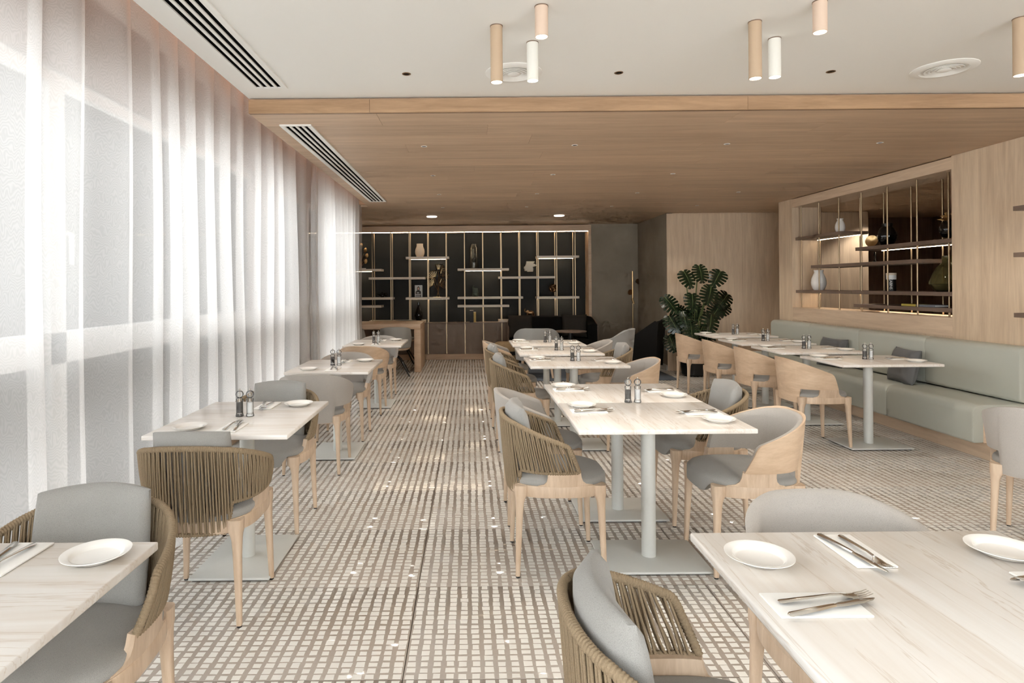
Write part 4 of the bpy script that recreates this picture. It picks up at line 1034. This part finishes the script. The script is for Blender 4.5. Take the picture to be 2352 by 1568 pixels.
dsh = MB().loft(ds_rings).mesh('shell', True, 60); dsh.materials.append(M['grey_lacquer'])
dseat = MB().lathe([(0.0005, 0.439), (0.215, 0.439), (0.23, 0.452), (0.222, 0.468), (0.18, 0.476), (0.0005, 0.478)], 36).mesh('seat'); dseat.materials.append(M['grey_fabric'])
desk_chair('grey swivel shell chair with black legs in front of the oak desk', -1.17, 9.72, 6)
desk_chair('grey swivel shell chair half hidden by the curtain at the oak desk', -1.86, 9.75, -8)
desk_chair('grey swivel shell chair on the far side of the oak desk', -1.22, 11.25, 180)

# ---------------------------------------------------------------- lounge corner
tag(rbox('rug', 0.30, 3.05, 9.0, 11.35, 0.0008, 0.012, 0.004, 'rug', None, 1), 'grey blue rug under the lounge chairs', 'rug')
sf = thing('sofa', 'black velvet sofa with rounded wooden shell against the back cabinets', 'sofa', (1.52, 11.35, 0.0122))
def sofa_ring(a, b, z0, z1, th, n=40, span=100):
    rings = []
    for d in np.linspace(-span, span, n):
        e = abs(d) / span; x, y = plan(R(d), a, b, 3.2); xi, yi = plan(R(d), a - th, b - th, 3.2)
        y, yi = -y, -yi; zt = z1 - 0.14 * smooth((e - .55) / .45)
        rings.append([(x, y, z0), (x, y, zt - .02), (x * .6 + xi * .4, y * .6 + yi * .4, zt), (xi, yi, zt - .02), (xi, yi, z0)])
    return MB().loft(rings)
part('shell', sofa_ring(0.83, 0.335, 0.14, 0.80, 0.02), 'brown_shelf', sf); part('backrest', sofa_ring(0.808, 0.313, 0.15, 0.815, 0.16), 'velvet', sf)
link('seat', rbox_mesh('seat', 1.26, 0.48, 0.26, 0.05), 'velvet', sf, (0, -0.09, 0.29))
for x in (-.62, .62):
    for y in (-.24, .20): part('leg', MB().lathe([(0.016, 0), (0.024, 0.14)], 12, x, y), 'black_metal', sf)
pm2 = pillow_mesh(0.46, 0.42, 0.14, 'pillow')
for k, (px, rz) in enumerate(((1195, 8), (1318, -10))):
    o = link('sofa_pillow', pm2, 'dark_fabric', None, (bx(px, 11.30), 11.30, 0.655)); o.rotation_euler = (R(-12), 0, R(rz)); tag(o, f'dark pillow on the black sofa, {"left" if k == 0 else "right"} one', 'pillow', 'pillows on the sofa')
ct = thing('coffee_table', 'round tan side table with black pedestal before the sofa', 'table', (1.72, 10.55, 0.0122))
part('table_top', MB().lathe([(0.0005, 0.585), (0.27, 0.585), (0.275, 0.595), (0.27, 0.605), (0.0005, 0.605)], 40), 'brown_shelf', ct); part('pedestal', MB().lathe([(0.0005, 0.013), (0.10, 0.013), (0.06, 0.05), (0.045, 0.58), (0.0005, 0.584)], 24), 'black_metal', ct); part('foot', MB().lathe([(0.0005, 0), (0.19, 0), (0.19, 0.012), (0.0005, 0.0125)], 32), 'black_metal', ct)
ot = thing('ottoman', 'tan tufted round ottoman with black strap', 'ottoman', (0.60, 10.2, 0.0122))
rings = []
for r, z in ((0.19, 0.03), (0.205, 0.06), (0.21, 0.30), (0.215, 0.36), (0.20, 0.43), (0.16, 0.455), (0.02, 0.46)):
    rings.append([((r - .006 * (q % 4 == 0) * (z < .44)) * math.cos(2 * math.pi * q / 64), (r - .006 * (q % 4 == 0) * (z < .44)) * math.sin(2 * math.pi * q / 64), z) for q in range(64)])
part('body', MB().loft(rings), 'ottoman_fabric', ot, True, 60); part('strap', MB().lathe([(0.212, 0.255), (0.219, 0.258), (0.219, 0.315), (0.213, 0.318)], 48), 'black', ot); part('foot', MB().lathe([(0.0005, 0), (0.17, 0), (0.17, 0.029), (0.0005, 0.029)], 32), 'black', ot)
def lounge(label, x, y, rot, s=1.2):
    t = thing('lounge_chair', label, 'armchair', (x, y, 0.016), R(rot), 'grey lounge chairs'); t.scale = (s, s, 0.96)
    link('shell', lsh, None, t); link('seat', lseat, None, t)
    for sx in (-1, 1):
        for sy in (-1, 1): part('leg', MB().tube([(sx * .21, sy * .21, 0), (sx * .18, sy * .18, 0.27)], [0.014, 0.02], 10), 'oak_chair', t)
lr = []
for d in np.linspace(-112, 112, 37):
    ring = []; e = abs(d) / 112
    for off in (0.02, -0.03):
        for k in (range(7) if off > 0 else range(6, -1, -1)):
            t = k / 6; x, y = plan(R(d), 0.26 + .03 * t + off, 0.26 + .04 * t + off, 2.3); zl = 0.27; zt = 0.775 - 0.20 * smooth((e - .25) / .75)
            ring.append((x, y, zl + (zt - zl) * t))
    lr.append(ring)
lsh = MB().loft(lr).mesh('shell', True, 60); lsh.materials.append(M['lounge_fabric'])
lseat = MB().lathe([(0.0005, 0.272), (0.225, 0.272), (0.232, 0.30), (0.232, 0.40), (0.21, 0.43), (0.0005, 0.44)], 36).mesh('seat'); lseat.materials.append(M['lounge_fabric'])
lounge('grey lounge chair with its back to the camera left of the coffee table', 1.02, 9.45, -6, 1.13)
lounge('large grey lounge chair turned sideways by the brass lamp', 2.02, 9.0, 66, 1.17)
# black angular armchair
ac = thing('armchair', 'black angular velvet armchair between the lamp and the plant', 'armchair', (2.66, 9.74, 0.014), R(62)); ac.scale = (0.86, 0.86, 1.0)
def side_panel(x0, x1):
    prof = [(-0.36, 0.10), (-0.42, 0.80), (-0.36, 0.83), (0.34, 0.40), (0.36, 0.10)]
    return MB().add([(x0, y, z) for y, z in prof] + [(x1, y, z) for y, z in prof], [tuple(range(5))[::-1], tuple(range(5, 10))] + [(k, (k + 1) % 5, 5 + (k + 1) % 5, 5 + k) for k in range(5)])
part('side_panel', side_panel(-0.36, -0.30), 'velvet', ac, False); part('side_panel', side_panel(0.30, 0.36), 'velvet', ac, False)
part('backrest', MB().add([(x, y, z) for x in (-0.299, 0.299) for y, z in ((-0.35, 0.12), (-0.41, 0.815), (-0.33, 0.81), (-0.24, 0.30), (-0.24, 0.12))], [tuple(range(5))[::-1], tuple(range(5, 10))] + [(k, (k + 1) % 5, 5 + (k + 1) % 5, 5 + k) for k in range(5)]), 'velvet', ac, False)
link('seat', rbox_mesh('seat', 0.59, 0.57, 0.26, 0.04), 'velvet', ac, (0, 0.05, 0.27))
for x in (-.3, .3):
    for y in (-.3, .3): part('leg', MB().lathe([(0.012, 0), (0.016, 0.12)], 10, x, y), 'brass', ac)
# brass lamp
fl = thing('floor_lamp', 'slim brass rod floor lamp before the concrete wall', 'lamp', (bx(1453, 11.3), 11.3, 0.0122))
part('base', MB().lathe([(0.0005, 0), (0.13, 0), (0.13, 0.012), (0.012, 0.02), (0.0005, 0.02)], 32), 'brass', fl)
part('lower_rod', MB().lathe([(0.007, 0.02), (0.007, 1.08)], 10), 'brass', fl); part('upper_rod', MB().lathe([(0.0005, 1.12), (0.015, 1.12), (0.015, 1.63), (0.0005, 1.63)], 12), 'brass', fl)
j_ = part('joint', MB().lathe([(0.0005, -0.055), (0.019, -0.055), (0.019, 0.055), (0.0005, 0.055)], 14), 'brass', fl, loc=(0.004, 0, 1.085)); j_.rotation_euler = (0, R(-18), 0)
for k, (px, py) in enumerate(((1463, 646.5), (1447, 671))):
    p_ = at(px, py, 11.70); t = thing('wall_spot', f'small dark round wall light on the concrete, {"upper" if k == 0 else "lower"} one', 'wall light', p_, 0, 'wall lights beside the brass lamp')
    a_ = part('rosette', MB().lathe([(0.0005, -0.02), (0.03, -0.02), (0.03, 0), (0.0005, 0)], 20), 'black_metal', t); a_.rotation_euler = (R(-90), 0, 0)
    b_ = part('disc', MB().lathe([(0.0005, -0.006), (0.035, -0.006), (0.052, 0.004), (0.052, 0.01), (0.0005, 0.012)], 24), 'bronze', t, loc=(0.0, -0.045, 0)); b_.rotation_euler = (R(80), 0, R(40 if k == 0 else -50))

# ---------------------------------------------------------------- monstera
PX, PY = 3.43, 9.46
pl = thing('potted_monstera', 'large potted monstera plant before the oak wall', 'plant', (PX, PY, 0))
pt = part('pot', MB().lathe([(0.0005, 0), (0.15, 0), (0.185, 0.03), (0.205, 0.29), (0.215, 0.31), (0.195, 0.31), (0.185, 0.27), (0.0005, 0.265)], 40), 'pot_black', pl)
part('soil', MB().lathe([(0.0005, 0.266), (0.18, 0.268), (0.18, 0.274), (0.0005, 0.285)], 28), 'soil', pl)
def leaf_mesh(seed):
    rg = random.Random(seed); mb = MB(); nl = 7 + seed
    def P(x, y): return (x, y, -0.25 * x * x - 0.20 * (y - .35) ** 2 + 0.05)
    def out(q):                      # heart-shaped margin from the sinus behind the stalk round to the tip
        a = R(-78 + 168 * q); r = 0.47 + 0.13 * smooth((q - .72) / .28) + 0.03 * math.sin(9 * q + seed)
        return (r * math.cos(a) * 1.06, 0.36 + r * math.sin(a))
    def mid(q): return (0, -0.0 + 0.86 * q ** 1.15)
    for s_ in (-1, 1):
        for k in range(nl):
            q0, q1 = k / nl, (k + 1) / nl
            A, B = [], []
            for f in (0.0, 0.30, 0.52, 0.76, 0.96):
                g = (0.17 / nl) * smooth((f - 0.30) / 0.35) * (0.15 if k == 0 else 1)
                for lst, q in ((A, q0 + (g if k else 0)), (B, q1 - g)):
                    m_, o_ = mid(q), out(q); lst.append((s_ * (m_[0] + (o_[0] - m_[0]) * f), m_[1] + (o_[1] - m_[1]) * f))
            tp = out((q0 + q1) / 2); o = len(mb.v)
            mb.v += [P(*p) for p in A] + [P(*p) for p in B] + [P(s_ * tp[0], tp[1])]
            for i in range(4): mb.f.append((o + i, o + i + 1, o + 6 + i, o + 5 + i))
            mb.f.append((o + 4, o + 10, o + 9))
    me = mb.mesh('leaf', True, 80)
    # real thickness
    bm = bmesh.new(); bm.from_mesh(me); bmesh.ops.remove_doubles(bm, verts=bm.verts, dist=0.002); bmesh.ops.recalc_face_normals(bm, faces=bm.faces)
    bmesh.ops.solidify(bm, geom=list(bm.faces), thickness=0.012); bm.to_mesh(me); bm.free()
    me.polygons.foreach_set('use_smooth', [True] * len(me.polygons)); me.set_sharp_from_angle(angle=R(60)); me.materials.append(M['leaf']); return me
lms = [leaf_mesh(k) for k in range(2)]
rib_me = MB().tube([(0, -0.02, 0.045), (0, 0.4, 0.068), (0, 0.95, -0.02)], [0.02, 0.014, 0.004], 6).mesh('midrib'); rib_me.materials.append(M['stem_green'])
LV = [(1579, 642, -.15, .30, 200, 30), (1609, 630, .0, .30, 185, 20), (1646, 640, .0, .31, 145, 25), (1540, 700, -.12, .32, 215, 25), (1590, 695, -.22, .29, 175, 25), (1628, 680, -.12, .33, 160, 30), (1660, 690, .05, .30, 135, 30),
      (1548, 745, -.15, .32, 205, 30), (1573, 735, -.2, .29, 190, 20), (1588, 760, -.25, .29, 180, 25), (1630, 745, -.15, .33, 165, 25), (1643, 717, .0, .30, 140, 35), (1657, 712, .12, .28, 130, 30), (1544, 790, -.1, .28, 195, 15), (1570, 716, -.05, .22, 230, 40), (1625, 775, -.05, .28, 165, 15), (1605, 770, .1, .3, 175, 10), (1600, 720, .12, .3, 170, 20), (1560, 770, .08, .3, 210, 25), (1612, 800, -.1, .26, 170, 12)]
for k, (px, py, dy, sz, az, tilt) in enumerate(LV):
    p_ = at(px, py, PY + dy); rel = p_ - Vector((PX, PY, 0))
    dirv = Vector((math.sin(R(az)) * -1, 0, math.cos(R(az))))          # way the tip points in the picture plane
    tip = Vector((dirv.x, -0.35, dirv.z * 1.0)).normalized()
    nrm = Vector((random.uniform(-.35, .35), -1.0, random.uniform(.35, .9))); nrm = (nrm - tip * nrm.dot(tip)).normalized(); xx = tip.cross(nrm).normalized()
    mt = Matrix((xx, tip, nrm)).transposed().to_4x4(); base = rel - tip * sz * 0.45
    mt.translation = base
    stem = part('stem', MB().tube([(random.uniform(-.06, .06), random.uniform(-.06, .06), 0.27), (base.x * .35, base.y * .3 + .03, 0.27 + (base.z - .27) * .55), (base.x * .8, base.y * .8, base.z * .93 + .04), tuple(base)], [0.012, 0.010, 0.008, 0.006], 7), 'stem_green', pl)
    lf = link('leaf', lms[k % 2], None, pl); lf.matrix_local = mt @ Matrix.Scale(sz, 4)
    link('midrib', rib_me, None, lf)
